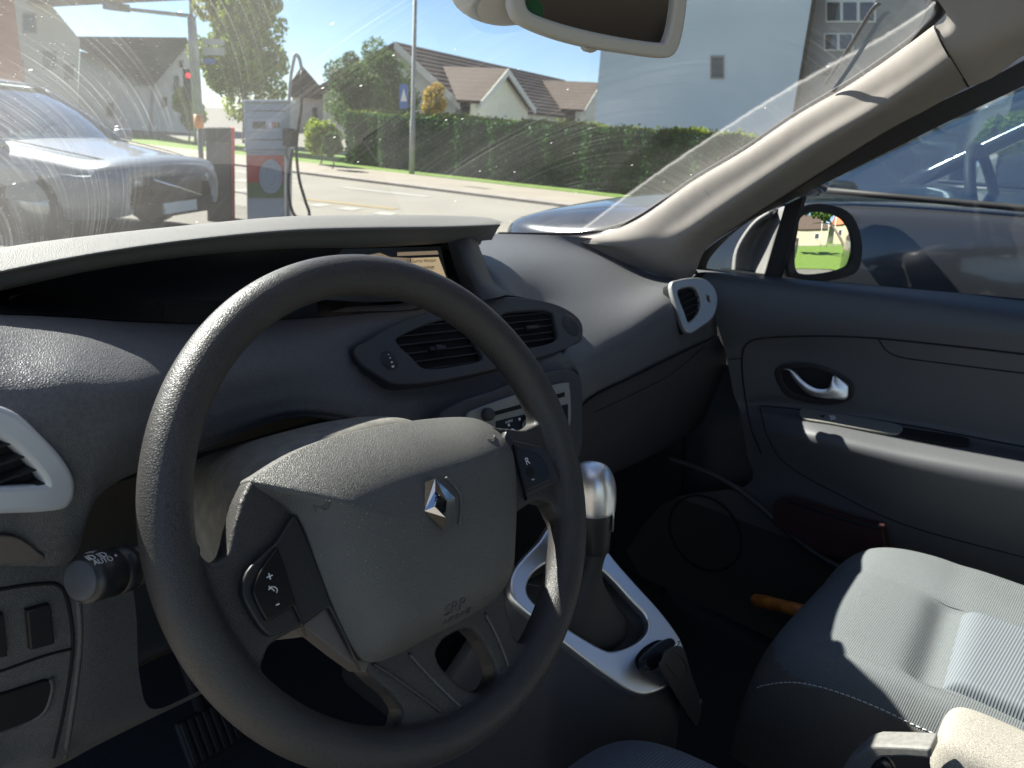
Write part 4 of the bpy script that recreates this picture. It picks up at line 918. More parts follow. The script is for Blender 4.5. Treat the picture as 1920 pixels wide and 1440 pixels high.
for cx, cy, sd in ((-.05, 1.05, 0), (1.30, 1.0, 7)):     # wiper pivots
    dx, dy = math_('SUBTRACT', X_, cx), math_('SUBTRACT', Y_, cy)
    r_ = math_('SQRT', math_('ADD', math_('MULTIPLY', dx, dx), math_('MULTIPLY', dy, dy))); an = math_('ARCTAN2', dy, dx)
    cb = nd('ShaderNodeCombineXYZ'); K.new(math_('MULTIPLY', r_, 600.0), cb.inputs[0]); K.new(math_('MULTIPLY', an, 1.0), cb.inputs[1]); cb.inputs[2].default_value = sd
    n1 = noise_(cb.outputs[0], 1.0, 3, .7); s1_ = rng_(n1, .50, .70)
    cb2 = nd('ShaderNodeCombineXYZ'); K.new(math_('MULTIPLY', r_, 6.0), cb2.inputs[0]); K.new(math_('MULTIPLY', an, 1.4), cb2.inputs[1]); cb2.inputs[2].default_value = sd
    n2 = rng_(noise_(cb2.outputs[0], 1.6, 5, .7), .38, .68); s_ = math_('MULTIPLY', s1_, n2)
    s_ = math_('MULTIPLY', s_, rng_(X_, .5, .3) if sd == 0 else rng_(X_, .3, .5))
    streak = s_ if streak is None else math_('MAXIMUM', streak, s_)
vr_ = nd('ShaderNodeTexVoronoi'); vr_.inputs['Scale'].default_value = 42; K.new(tc.outputs['Object'], vr_.inputs['Vector'])
rr1 = nd('ShaderNodeSeparateColor'); K.new(vr_.outputs['Color'], rr1.inputs[0])
dr_ = math_('MULTIPLY', math_('LESS_THAN', vr_.outputs['Distance'], .075), math_('GREATER_THAN', rr1.outputs[0], .72))
vr2 = nd('ShaderNodeTexVoronoi'); vr2.inputs['Scale'].default_value = 300; K.new(tc.outputs['Object'], vr2.inputs['Vector'])
rr2 = nd('ShaderNodeSeparateColor'); K.new(vr2.outputs['Color'], rr2.inputs[0])
sp2 = math_('MULTIPLY', math_('LESS_THAN', vr2.outputs['Distance'], .16), math_('GREATER_THAN', rr2.outputs[0], .8))
leftv = rng_(X_, .55, .10, 0, 1)                        # more grime on the left third
film = math_('ADD', rng_(noise_(tc.outputs['Object'], 5, 5), .3, .7, .006, .024), math_('MULTIPLY', leftv, rng_(noise_(tc.outputs['Object'], 7, 6), .25, .75, .055, .14)))
LNODE = nd('ShaderNodeVectorMath', operation='DOT_PRODUCT'); K.new(tc.outputs['Object'], LNODE.inputs[0])
wob = math_('MULTIPLY', math_('SUBTRACT', noise_(tc.outputs['Object'], 60, 6, .7), .5), .012)
ldist = math_('ADD', LNODE.outputs['Value'], wob)        # + LOFF set below
LOFF = nd('ShaderNodeMath', operation='SUBTRACT'); K.new(ldist, LOFF.inputs[0])
edge = math_('SUBTRACT', 1.0, rng_(math_('ABSOLUTE', math_('ADD', LOFF.outputs[0], .004)), .0, .006))
unw = rng_(LOFF.outputs[0], -.001, .001, 0, .05)
film = math_('ADD', film, math_('ADD', math_('MULTIPLY', math_('MAXIMUM', edge, 0.0), .22), unw))
dirt = math_('ADD', film, math_('MULTIPLY', streak, math_('ADD', .09, math_('MULTIPLY', leftv, .16))))
dirt = math_('ADD', dirt, math_('ADD', math_('MULTIPLY', dr_, .35), math_('MULTIPLY', sp2, math_('ADD', .06, math_('MULTIPLY', leftv, .22)))), True)
tr = nd('ShaderNodeBsdfTransparent'); tr.inputs[0].default_value = (.80, .84, .84, 1)
tl = nd('ShaderNodeBsdfTranslucent'); tl.inputs[0].default_value = (.78, .785, .75, 1)
df = nd('ShaderNodeBsdfDiffuse'); df.inputs[0].default_value = (.5, .48, .42, 1); ms = nd('ShaderNodeMixShader'); ms.inputs[0].default_value = .3; K.new(tl.outputs[0], ms.inputs[1]); K.new(df.outputs[0], ms.inputs[2])
m0 = nd('ShaderNodeMixShader'); K.new(dirt, m0.inputs[0]); K.new(tr.outputs[0], m0.inputs[1]); K.new(ms.outputs[0], m0.inputs[2])
fz = nd('ShaderNodeFresnel'); gg = nd('ShaderNodeNewGeometry'); gm = nd('ShaderNodeMapRange'); K.new(gg.outputs['Backfacing'], gm.inputs[0]); gm.inputs[3].default_value = 1.4; gm.inputs[4].default_value = 1/1.4; K.new(gm.outputs[0], fz.inputs[0]); gs = nd('ShaderNodeBsdfGlossy'); gs.inputs['Roughness'].default_value = .02; gs.inputs[0].default_value = (.85, .85, .85, 1)
m3 = nd('ShaderNodeMixShader'); K.new(fz.outputs[0], m3.inputs[0]); K.new(m0.outputs[0], m3.inputs[1]); K.new(gs.outputs[0], m3.inputs[2]); K.new(m3.outputs[0], out.inputs[0])
shield = grid('windshield', rowsw, M['shield'], car, ku=6, kv=6); tag(shield, 'dusty windshield with wiper smears')
u0, u1 = hit(shield, 1200, 352)[0], hit(shield, 1555, 128)[0]
ln = nrm(A(-(u1-u0)[1], (u1-u0)[0], 0)); ln = ln if ln[0] > 0 else -ln
LNODE.inputs[1].default_value = tuple(ln); LOFF.inputs[1].default_value = float(u0@ln)
# parked wiper along the pillar, outside
def SH(px, py, l): h = hit(shield, px, py)[0]; return (h+A(0, .02, .5)*l) if h is not None else None
wa = [SH(a, b, .03) for a, b in [(1250, 395), (1330, 330), (1400, 282), (1500, 222), (1545, 178), (1590, 110), (1630, 45), (1645, 30)]]
wa = [a for a in wa if a is not None]
M['wiper'] = mat('wiper_metal', (.10, .10, .105), .35, .2, spec=.5)
if len(wa) > 3:
    wip = tube('wiper', wa, .0035, M['wiper'], car, k=4, seg=8, flat=.6); tag(wip, 'wiper arm parked upright beside the windshield pillar')
# cowl and bonnet outside
grid('bonnet', [[A(-.1, 1.08, .99), A(.3, 1.16, .99), A(.675, 1.18, .995), A(1.1, 1.15, .985), A(1.42, 1.05, .96)], [A(-.1, 1.5, .86), A(.3, 1.5, .89), A(.675, 1.5, .89), A(1.1, 1.5, .88), A(1.45, 1.5, .84)], [A(.0, 1.9, .75), A(.3, 1.95, .80), A(.675, 1.98, .82), A(1.1, 1.95, .80), A(1.4, 1.85, .72)], [A(.05, 2.0, .35), A(.3, 2.05, .35), A(.675, 2.1, .35), A(1.1, 2.05, .35), A(1.35, 2.0, .35)]], bpy.data.materials['own_paint'], car, ku=5, kv=5)
grid('cowl', [[A(-.15, .9, 1.035), A(.3, 1.02, 1.04), A(.675, 1.04, 1.04), A(1.1, 1.0, 1.035), A(1.42, .85, 1.0)], [A(-.12, 1.1, .98), A(.3, 1.18, .98), A(.675, 1.2, .985), A(1.1, 1.17, .975), A(1.44, 1.07, .95)]], M['taupe'], car, ku=5, kv=3)
# ------------------------------------------------------------------ interior mirror
mc = P(1110, 40, x=.70); mn = nrm(CAM*.5+A(.9, -.9, 1.25)*.5-mc); mn = nrm(A(-.43, -.90, .02))
frm = frame(mc, mn)
def mp(l): return [PP(a, b-6, mc, mn) for a, b in l]
mo = [(958, 0), (960, 22), (975, 44), (1030, 68), (1100, 87), (1180, 100), (1235, 107), (1256, 102), (1268, 70), (1276, 15), (1278, -30), (1265, -70), (1000, -90), (960, -60)]
mi = [(974, 0), (976, 20), (990, 38), (1040, 57), (1110, 75), (1180, 88), (1232, 94), (1246, 88), (1256, 60), (1263, 15), (1264, -25), (1252, -58), (1005, -76), (976, -50)]
MO, MI = list(sm(mp(mo), 4)), list(sm(mp(mi), 4))
hs = plate('rear_view_mirror', [MO, MI], frm, .004, .004, M['mould'], car); tag(hs, 'beige rear view mirror below the windshield top edge')
rows = [[mc+(a-mc)*s_-mn*h for a in MO] for s_, h in ((1.0, .004), (.96, .008), (.88, .012), (.7, .016), (.3, .018), (.02, .019))]
mesh('mirror_shell', np.array(rows).reshape(-1, 3), gfaces(6, len(MO), cu=True), M['mould'], hs)
plate('mirror_glass', [MI], frm, .0003, 0, M['mirror'], hs, lift=.0005)
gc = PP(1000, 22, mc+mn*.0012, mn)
prism('green_reflection', [gc+(frm[1]*math.cos(t)+frm[2]*math.sin(t))*.0115 for t in np.linspace(0, 6.283, 28)[:-1]], mn, .0002, M['green'], hs)  # flat disc paints a green reflection onto the mirror glass
prism('mirror_tab', mp([(1097, 82), (1122, 88), (1121, 100), (1114, 104), (1102, 101), (1096, 95)]), -mn, .01, M['mould'], hs, bevel=.001)
# sensor housing on the glass, left of the mirror
r_ = []
sc_ = P(940, -16, y=.60)
for t in np.linspace(0, 1, 9):
    ph = (t-.0)*math.pi/2; r_.append([sc_+A(.055*math.cos(ph)*math.cos(k), .055*math.cos(ph)*math.sin(k), -.032*math.sin(ph)) for k in np.linspace(0, 6.283, 33)[:-1]])
mesh('sensor_housing', np.array(r_).reshape(-1, 3), gfaces(9, 32, cu=True), M['mould'], hs)
tube('mirror_stem', [mc-mn*.03, mc+A(0, .06, .06)], .012, M['mould'], hs)
# ------------------------------------------------------------------ right door mirror
sm_c = P(1540, 455, x=1.62); tgt = nrm(A(.10, -1, -.02)); smn = nrm(nrm(CAM-sm_c)+tgt); frq = frame(sm_c, smn)
sg = [(1489, 430), (1493, 408), (1512, 395), (1538, 394), (1570, 405), (1588, 428), (1595, 462), (1588, 496), (1570, 507), (1541, 514), (1505, 517), (1486, 508), (1483, 470)]
so = [(1478, 425), (1484, 402), (1505, 388), (1540, 385), (1580, 397), (1600, 422), (1609, 462), (1603, 502), (1580, 516), (1541, 524), (1500, 527), (1475, 518), (1472, 470)]
SG, SO = [list(sm([PP(a, b, sm_c, smn) for a, b in l], 4)) for l in (sg, so)]
smh = plate('door_mirror', [SO, SG], frq, .006, .004, M['black'], car); tag(smh, 'door mirror showing a sunlit lawn and houses behind')
rows = [[sm_c+(a-sm_c)*s_-smn*h for a in SO] for s_, h in ((1.0, .006), (1.02, .03), (.95, .07), (.7, .11), (.3, .13), (.02, .132))]
mesh('mirror_shell', np.array(rows).reshape(-1, 3), gfaces(6, len(SO), cu=True), mat('mirror_shell_grey', (.30, .30, .30), .4, .2), smh)
MRAD = .95; SGc = np.mean(SG, 0)
rows = [[(lambda p: p+smn*(.0085-((p-sm_c)@(p-sm_c))/(2*MRAD)))(SGc+(a-SGc)*s_) for a in SG] for s_ in (1.0, .85, .7, .55, .4, .25, .1, .002)]
mesh('mirror_glass', np.array(rows).reshape(-1, 3), gfaces(8, len(SG), cu=True), M['mirror'], smh)
# mirror foot seen through the quarter glass
ftm = mat('mirror_foot_grey', (.16, .155, .15), .45)
rows = [[P(1378, 514, x=1.47), P(1400, 519, x=1.50), P(1432, 522, x=1.47)], [P(1385, 470, x=1.49), P(1412, 468, x=1.53), P(1448, 470, x=1.49)], [P(1415, 425, x=1.50), P(1438, 420, x=1.54), P(1462, 420, x=1.50)], [P(1450, 402, x=1.50), P(1460, 392, x=1.55), P(1475, 388, x=1.51)]]
grid('mirror_foot', rows, ftm, smh, ku=5, kv=5, solid=.01)
# ------------------------------------------------------------------ loose things in the footwell
lc = [X(a, b, 1.33) for a, b in [(1447, 945), (1478, 937), (1520, 950), (1600, 976), (1655, 990), (1660, 1030), (1600, 1050), (1540, 1040), (1470, 995), (1450, 985)]]
wl = prism('leather_case', lc, A(.025, 0, 0), 1.0, M['redbrown'], None, bevel=.003)
tag(wl, 'dark red leather case standing in the pocket of the passenger door', 'case')
tube('case_zip', [a+A(-.001, 0, -.002) for a in lc[1:5]], .003, M['void'], wl, k=4, seg=6)
h0, h1 = P(1413, 1124, z=.42), P(1455, 1134, z=.45)
oh_ = tube('tool_handle', [h0, h0+(h1-h0)*.15, h0+(h1-h0)*.6, h1, h1+(h1-h0)*1.1], [.008, .012, .013, .012, .012], M['orange'], None, k=3, seg=14)
tag(oh_, 'orange wooden tool handle sticking out beside the passenger seat', 'tool handle')
# ------------------------------------------------------------------ outside: ground, road
def noisem(name, c1, c2, sc, rough=.8, bs=None, **k): return mat(name, c1, rough, noise=(sc, c2), bumpn=bs, **k)
M['forecourt'] = noisem('worn_asphalt', (.14, .13, .108), (.17, .158, .13), 2.5, .85, (60, .3, .01))
M['road'] = noisem('road_asphalt', (.21, .195, .163), (.25, .23, .19), .8, .85, (50, .3, .01))
M['pave'] = noisem('pavement', (.25, .215, .17), (.29, .255, .20), 1.2, .85)
M['kerb'] = noisem('kerb_stone', (.24, .21, .18), (.30, .27, .23), 3)
M['lawn'] = noisem('lawn_grass', (.11, .19, .02), (.16, .25, .035), 6, .9, (40, .6, .05))
M['line'] = mat('white_marking', (.34, .33, .29), .7); M['yline'] = mat('yellow_marking', (.28, .22, .11), .7)
def quad(name, pts, mat_, parent=None, z=0, kind=None):
    o = mesh(name, [(a[0], a[1], z) for a in pts], [(0, 1, 2, 3)], mat_, parent, smooth=False)
    if kind: o['kind'] = kind
    return o
ha, hb_ = P(600, 305, z=0), P(1150, 367, z=0); hd = nrm(hb_-ha); hn_ = A(-hd[1], hd[0], 0)
if hn_@(-ha) > 0: hn_ = -hn_                             # hn_ points away from us
def off(px, py): return (P(px, py, z=0)-ha)@hn_
def band(name, o0, o1, mat_, z, kind='structure', s0=-60, s1=60):
    return quad(name, [ha+hd*s0+hn_*o0, ha+hd*s1+hn_*o0, ha+hd*s1+hn_*o1, ha+hd*s0+hn_*o1], mat_, None, z, kind)
quad('ground', [A(-400, -400), A(400, -400), A(400, 500), A(-400, 500)], M['forecourt'], None, 0, 'structure')
og0, og1, op1, ok1 = off(700, 304), off(700, 321.5), off(700, 339), off(700, 344)
band('lawn', og1, og0+1.2, M['lawn'], .012)
M['garden'] = noisem('garden_ground', (.16, .15, .12), (.20, .19, .15), 1); band('garden_path', og0+1.2, og0+14, M['garden'], .010)
band('pavement', op1, og1, M['pave'], .035)
v, f = box_geo((ha+hn_*(op1+ok1)/2)+A(0, 0, .0), (60, abs(op1-ok1)/2, .05), (hd, hn_, A(0, 0, 1)))
mesh('kerb', v, f, M['kerb'], smooth=False)['kind'] = 'structure'
oroad = off(700, 402)
band('road', oroad-1.0, ok1, M['road'], .004)
def mark(name, a, b, wdt, m_):
    p, q_ = P(*a, z=0), P(*b, z=0); d = nrm(q_-p); s = A(-d[1], d[0], 0)*wdt/2
    o = quad(name, [p-s, q_-s, q_+s, p+s], m_, None, .009, 'structure'); return o
mark('lane_marking', (642, 352), (803, 370), .22, M['line']); mark('lane_marking', (500, 336), (565, 342), .22, M['line'])
mark('lane_marking', (570, 374), (742, 393), .22, M['yline'])
for a, b in (((586, 384), (612, 387)), ((640, 391), (672, 394)), ((705, 400), (740, 403))): mark('lane_marking', a, b, .35, M['line'])
mark('lane_marking', (440, 322), (468, 324), .4, M['line']); mark('lane_marking', (443, 338), (470, 341), .4, M['line']); mark('lane_marking', (445, 356), (470, 359), .4, M['line'])
# ------------------------------------------------------------------ foliage
def leafm(name, c1, c2, sc=1.2):
    m, N, K = newmat(name); b = N['Principled BSDF']; b.inputs['Roughness'].default_value = .6; b.inputs['Specular IOR Level'].default_value = .25
    tc = N.new('ShaderNodeTexCoord'); n = N.new('ShaderNodeTexNoise'); n.inputs['Scale'].default_value = sc; n.inputs['Detail'].default_value = 6; K.new(tc.outputs['Object'], n.inputs['Vector'])
    r = N.new('ShaderNodeMapRange'); r.inputs[1].default_value = .38; r.inputs[2].default_value = .64; K.new(n.outputs[0], r.inputs[0])
    mx = N.new('ShaderNodeMix'); mx.data_type = 'RGBA'; mx.inputs[6].default_value = L3(c1); mx.inputs[7].default_value = L3(c2); K.new(r.outputs[0], mx.inputs[0]); K.new(mx.outputs[2], b.inputs['Base Color'])
    t = N.new('ShaderNodeBsdfTranslucent'); K.new(mx.outputs[2], t.inputs[0]); ms = N.new('ShaderNodeMixShader'); ms.inputs[0].default_value = .35
    K.new(b.outputs[0], ms.inputs[1]); K.new(t.outputs[0], ms.inputs[2]); K.new(ms.outputs[0], N['Material Output'].inputs[0]); return m
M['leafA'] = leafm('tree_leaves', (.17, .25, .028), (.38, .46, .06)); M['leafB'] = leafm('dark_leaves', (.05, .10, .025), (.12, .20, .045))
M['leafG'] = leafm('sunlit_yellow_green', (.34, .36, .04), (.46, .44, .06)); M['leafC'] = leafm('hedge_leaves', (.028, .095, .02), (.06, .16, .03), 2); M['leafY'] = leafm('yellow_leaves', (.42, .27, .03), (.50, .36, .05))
M['leafT'] = leafm('hedge_top_sunlit_leaves', (.17, .23, .025), (.24, .30, .04), 2); M['bark'] = noisem('bark', (.09, .07, .05), (.14, .11, .08), 8)
def cards(pts, size, rg=rng, up=.3):
    n = len(pts); a = rg.normal(size=(n, 3)); a[:, 2] += up; a /= np.linalg.norm(a, axis=1)[:, None]
    b = rg.normal(size=(n, 3)); b -= a*(a*b).sum(1)[:, None]; b /= np.linalg.norm(b, axis=1)[:, None]; c_ = np.cross(a, b)
    s = (size*rg.uniform(.6, 1.3, n))[:, None]
    v = np.stack([pts-b*s, pts-c_*s*.55, pts+b*s, pts+c_*s*.55], 1).reshape(-1, 3)
    return v, np.arange(n*4).reshape(n, 4)
def cardmesh(name, v, f, m_, parent=None):
    me = bpy.data.meshes.new(name); me.vertices.add(len(v)); me.vertices.foreach_set('co', v.ravel().astype(np.float32))
    me.loops.add(f.size); me.loops.foreach_set('vertex_index', f.ravel().astype(np.int32))
    me.polygons.add(len(f)); me.polygons.foreach_set('loop_start', (np.arange(len(f))*4).astype(np.int32)); me.update(calc_edges=True); me.validate()
    me.materials.append(m_); o = bpy.data.objects.new(name, me); link(o, parent); return o
def blobs(center, R, nb, rb, n, flat=1.0):
    out = []
    for i in range(nb):
        d = rng.normal(size=3); d /= np.linalg.norm(d); c_ = center+d*np.array(R)*rng.uniform(.45, 1.0)
        r = rb*rng.uniform(.6, 1.25); q_ = rng.normal(size=(n//nb, 3)); q_ /= np.linalg.norm(q_, axis=1)[:, None]; q_ *= (rng.uniform(.35, 1.05, len(q_))**.5)[:, None]*r
        out.append(c_+q_*A(1, 1, flat))
    return np.concatenate(out)
def tree(label, base, h, crown_c, R, nb, rb, n, leaf, m_, name='tree', group=None, cat='tree', m2=None):
    t = thing(name, tuple(base), label, cat, group)
    tr_ = [base, base+(crown_c-base)*.35+A(.05, 0, 0), base+(crown_c-base)*.7+A(-.04, .03, 0), crown_c+A(0, 0, R[2]*.5)]
    parts = [tube_geo(cr(tr_, 4), [h*.022, h*.017, h*.012, h*.004], 8)]
    for i in range(7):
        d = rng.normal(size=3); d[2] = abs(d[2])*.6; d /= np.linalg.norm(d); s0 = base+(crown_c-base)*rng.uniform(.5, 1.0)
        parts.append(tube_geo(cr([s0, s0+d*np.array(R)*.4+A(0, 0, .1), s0+d*np.array(R)*.85], 3), [h*.008, h*.005, h*.002], 6))
    mesh('trunk', *join_geo(parts), M['bark'], t)
    pts = blobs(crown_c, R, nb, rb, n); pts = pts[pts[:, 2] > .05]
    cardmesh('crown', *cards(pts, leaf), m_, t)
    if m2 is not None: cardmesh('crown_highlight', *cards(blobs(crown_c+A(-.1, 0, .1)*R[0], np.array(R)*1.0, max(3, nb//5), rb*.8, n//7), leaf), m2, t)  # brighter leaf clumps paint sunlight into the crown's upper left
    return t
def base_under(p): return A(p[0], p[1], 0)
def T(label, px, py, d, rx, rz, nb, rb, n, leaf, m_, **k):
    c_ = P(px, py, d=d); s = d/FPX; R = (rx*s, rx*s, rz*s)
    return tree(label, base_under(c_), c_[2]+rz*s, c_, R, nb, rb*s, n, leaf, m_, **k)
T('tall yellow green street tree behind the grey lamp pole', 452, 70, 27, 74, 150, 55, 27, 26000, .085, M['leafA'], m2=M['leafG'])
T('broad dark green garden tree at the left end of the brown roofed house', 700, 170, 30, 82, 70, 55, 26, 26000, .065, M['leafB'])
T('small yellow autumn shrub in front of the cream gabled house', 812, 190, 24, 22, 26, 16, 13, 5000, .05, M['leafY'], name='shrub', cat='shrub')
T('low pale green bush left of the end of the clipped hedge', 600, 262, 19, 30, 30, 18, 16, 6000, .05, M['leafA'], name='shrub', cat='shrub')
T('dark round bush at the edge of the lawn beside the hedge', 622, 272, 17.5, 14, 20, 10, 10, 3000, .05, M['leafB'], name='shrub', cat='shrub')
T('bright green tree top above the roof of the dark parked car', 1890, 255, 11, 45, 30, 16, 20, 6000, .05, M['leafA'])
T('small green tree standing low beside the traffic light pole', 350, 205, 26, 22, 30, 14, 14, 5000, .07, M['leafA'])
# clipped hedge
hgt = thing('hedge', tuple(ha+hn_*.6), 'long clipped dark green hedge with a sunlit top along the lawn strip', 'hedge')
def sof(px, py=260):                                     # where the view column px meets the hedge line
    r = ray(px, py); r2 = r[:2]; Mx = np.array([hd[:2], -r2]).T; return np.linalg.solve(Mx, (CAM-ha)[:2])[0]
hs0, hs1, hh, ht = sof(622), sof(1386), 1.30, 1.2
hs0, hs1 = min(hs0, hs1), max(hs0, hs1)
v, f = box_geo(ha+hd*(hs0+hs1)/2+hn_*(.5+ht/2)+A(0, 0, hh/2-.03), ((hs1-hs0)/2-.05, ht/2-.06, hh/2-.06), (hd, hn_, A(0, 0, 1)))
mesh('hedge_core', v, f, M['leafC'], hgt, smooth=False)
def hp_(n, face):
    s = rng.uniform(hs0, hs1, n); o = rng.uniform(.5, .5+ht, n); z = rng.uniform(.02, hh, n)
    wob = .03*np.sin(s*2.1)+.03*np.sin(s*5.3+1)+.02*np.sin(s*13)+rng.normal(0, .025, n)+(rng.random(n) < .04)*rng.random(n)*.10
    if face == 0: o = .5+wob-.03
    elif face == 1: z = hh+wob
    elif face == 2: s = np.full(n, hs0)+wob
    else: s = np.full(n, hs1)+wob
    return ha+hd*s[:, None]+hn_*o[:, None]+np.array([0, 0, 1])*z[:, None]
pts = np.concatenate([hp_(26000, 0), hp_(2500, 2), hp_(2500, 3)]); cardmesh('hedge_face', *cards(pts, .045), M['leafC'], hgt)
cardmesh('hedge_top', *cards(hp_(16000, 1), .045, up=1), M['leafT'], hgt)  # paler leaf colour paints the sunlight along the hedge top
# ------------------------------------------------------------------ houses
M['cream'] = noisem('cream_render', (.76, .72, .52), (.80, .76, .58), 1.5); M['trim'] = mat('white_boards', (.62, .60, .52), .7)
def tiles(name, c1, c2, ax):
    return mat(name, c1, .8, noise=(3, c2), fabric=((0, 0, 1), .22, tuple(np.array(c2)*.82), .2))
M['tile'] = tiles('brown_roof_tiles', (.064, .042, .030), (.086, .058, .043), (.3, -.95, 1.2)); M['tile2'] = tiles('grey_roof_tiles', (.12, .105, .09), (.15, .135, .115), (.3, -.9, 1.2))
M['winglass'] = mat('window_glass_dark', (.03, .035, .04), .08, spec=.6)
hu = nrm(A(.954, .30, 0)); hv = nrm(A(.30, -.954, 0))
R0 = P(750, 80, d=38); E0 = PP(872, 192, R0, hu); E1 = PP(598, 168, R0, hu)
def slen(p, u, px):                                      # length along u until pixel column px
    lo, hi = 0, 80
    for _ in range(50):
        mid = (lo+hi)/2; c_ = MR.T@(p+u*mid-CAM)
        if CXP+FPX*c_[0]/-c_[2] < px: lo = mid
        else: hi = mid
    return lo
Lr = slen(R0, hu, 1058); hz_ = thing('brown_roof_house', (E0[0], E0[1], 0), 'cream house with a brown tiled roof and a front gable behind the hedge', 'house')
g0 = lambda p: A(p[0], p[1], 0)
def slab(name, pts, t, m_, parent):
    pts = [np.asarray(p, float) for p in pts]; n = nrm(np.cross(pts[1]-pts[0], pts[2]-pts[0]))
    if n[2] < 0: n = -n
    return prism(name, pts, -n, t, m_, parent)
ov_ = hu*-.5
slab('roof', [R0+ov_, R0+hu*Lr, E0+hu*(Lr+1.5)+(E0-R0)*.04, E0+ov_+(E0-R0)*.04], .18, M['tile'], hz_)
slab('roof', [R0+ov_, R0+hu*Lr, E1+hu*(Lr+1.5), E1+ov_], .18, M['tile'], hz_)
slab('roof', [R0+hu*Lr, E0+hu*(Lr+4), E1+hu*(Lr+4)], .18, M['tile'], hz_)
wall_d = A(0, 0, -.25)
ws0, ws1 = E0+(R0-E0)*.05+wall_d, E1+(R0-E1)*.05+wall_d
prism('gable_wall', [g0(ws0), ws0, R0+wall_d, ws1, g0(ws1)], hu, .3, M['trim'], hz_)
prism('front_wall', [g0(ws0), ws0, ws0+hu*(Lr+3.5), g0(ws0)+hu*(Lr+3.5)], -hv, .3, M['cream'], hz_)
prism('verge_board', [R0+ov_*1.1, E0+ov_*1.1, E0+ov_*1.1-A(0, 0, .35), R0+ov_*1.1-A(0, 0, .35)], hu, .12, M['trim'], hz_)
def crossgable(pk, lb, rb_, fwd, m_):
    o = ws0+hv*fwd; a, b, c_ = PP(*pk, o, hv), PP(*lb, o, hv), PP(*rb_, o, hv)
    prism('gable_wall', [g0(b), b, a, c_, g0(c_)], -hv, .3, M['cream'], hz_)
    rn = nrm(np.cross(hu, E0-R0)); t = ((E0-a)@rn)/((-hv)@rn); back = a-hv*t
    f_ = hv*.35; e = A(0, 0, .12)
    for s_, q_ in ((b, 1), (c_, -1)):
        low = s_+(s_-a)*.06; bl = low-hv*max(0.2, ((low-E0)@rn)/((hv)@rn))
        slab('roof', [a+f_+e, low+f_+e, bl+e, back+e], .14, m_, hz_)
        prism('verge_board', [a+f_*1.1+e, low+f_*1.1+e, low+f_*1.1+e-A(0, 0, .32), a+f_*1.1+e-A(0, 0, .32)], -hv, .1, M['trim'], hz_)
crossgable((941, 133), (893, 190), (990, 203), 1.2, M['tile'])
crossgable((1118, 158), (1088, 206), (1150, 212), 1.2, M['tile'])
for s_ in (5.0, 9.5):
    a_ = ws0+hv*.05+hu*s_; prism('window', [a_+A(0, 0, -.6), a_+hu*1.2+A(0, 0, -.6), a_+hu*1.2+A(0, 0, -1.8), a_+A(0, 0, -1.8)], hv, .06, M['trim'], hz_)
tube('downpipe', [E0+hu*.4+hv*.12+A(0, 0, -.3), g0(E0+hu*.4+hv*.12)], .06, M['trim'], hz_)
tube('gutter', [E0+hv*.1+A(0, 0, -.1), E0+hu*4+hv*.1+A(0, 0, -.1)], .08, M['trim'], hz_)
# small house between the trees and the houses at the left
def facing(px, d): r = ray(px, 240); n = -nrm(A(r[0], r[1], 0)); return P(px, 240, d=d), n
def blockhouse(name, label, px0, d, walls, roofs, wins, depth, mw, mr_, yaw=0.0, wm=None):
    o, n = facing(px0, d); ca, sa = math.cos(yaw), math.sin(yaw); n = A(n[0]*ca-n[1]*sa, n[0]*sa+n[1]*ca, 0)
    t = thing(name, (o[0], o[1], 0), label, 'house' if 'house' in name else 'building')
    for w_ in walls:
        p = [PP(a, b, o, n) for a, b in w_]; i = [k for k in range(len(p))]
        zs = sorted(range(len(p)), key=lambda k: w_[k][1])[-2:]
        for k in zs: p[k] = g0(p[k])
        prism('wall', p, -n, depth, mw, t)
    for k, r_ in enumerate(roofs): prism('roof', [PP(a, b, o+n*(.35+.12*k), n) for a, b in r_], -n, .5, mr_, t)
    for w_ in wins:
        x0, y0, x1, y1 = w_; q_ = [PP(a, b, o+n*.03, n) for a, b in ((x0, y0), (x1, y0), (x1, y1), (x0, y1))]
        wf = prism('window', q_, -n, .06, wm or M['trim'], t); c_ = np.mean(q_, 0)
        prism('pane', [c_+(a-c_)*.82+n*.012 for a in q_], -n, .02, M['winglass'], wf)
    return t
M['wallg'] = noisem('pale_grey_render', (.58, .55, .49), (.64, .61, .55), 1.0); M['wallw'] = noisem('white_render', (.70, .69, .65), (.75, .74, .70), 1)
M['bluegrey'] = noisem('blue_grey_render', (.64, .72, .83), (.68, .76, .86), .25); M['brownwall'] = noisem('taupe_render', (.30, .28, .27), (.34, .32, .31), .6)
M['redbrick'] = noisem('red_brick', (.30, .13, .09), (.36, .17, .12), 3)
blockhouse('small_house', 'small house with a steep brown roof between the tall tree and the dark tree', 572, 46,
  [[(548, 250), (548, 180), (606, 182), (606, 250)]], [[(566, 122), (604, 166), (608, 186), (544, 182), (548, 150)]], [(585, 200, 596, 222)], 7, M['wallg'], M['tile'])
blockhouse('gabled_house', 'white gabled house behind the red traffic light', 300, 34,
  [[(283, 300), (283, 160), (345, 78), (374, 108), (374, 300)], [(150, 300), (150, 95), (290, 140), (290, 300)]],
  [[(142, 68), (350, 70), (354, 82), (288, 160), (268, 158), (206, 120), (150, 92)]],
  [(296, 118, 308, 140), (325, 140, 336, 172), (336, 112, 344, 128), (303, 180, 314, 203), (222, 128, 234, 150), (250, 140, 262, 162), (200, 190, 214, 220)], 9, M['wallw'], M['tile2'])
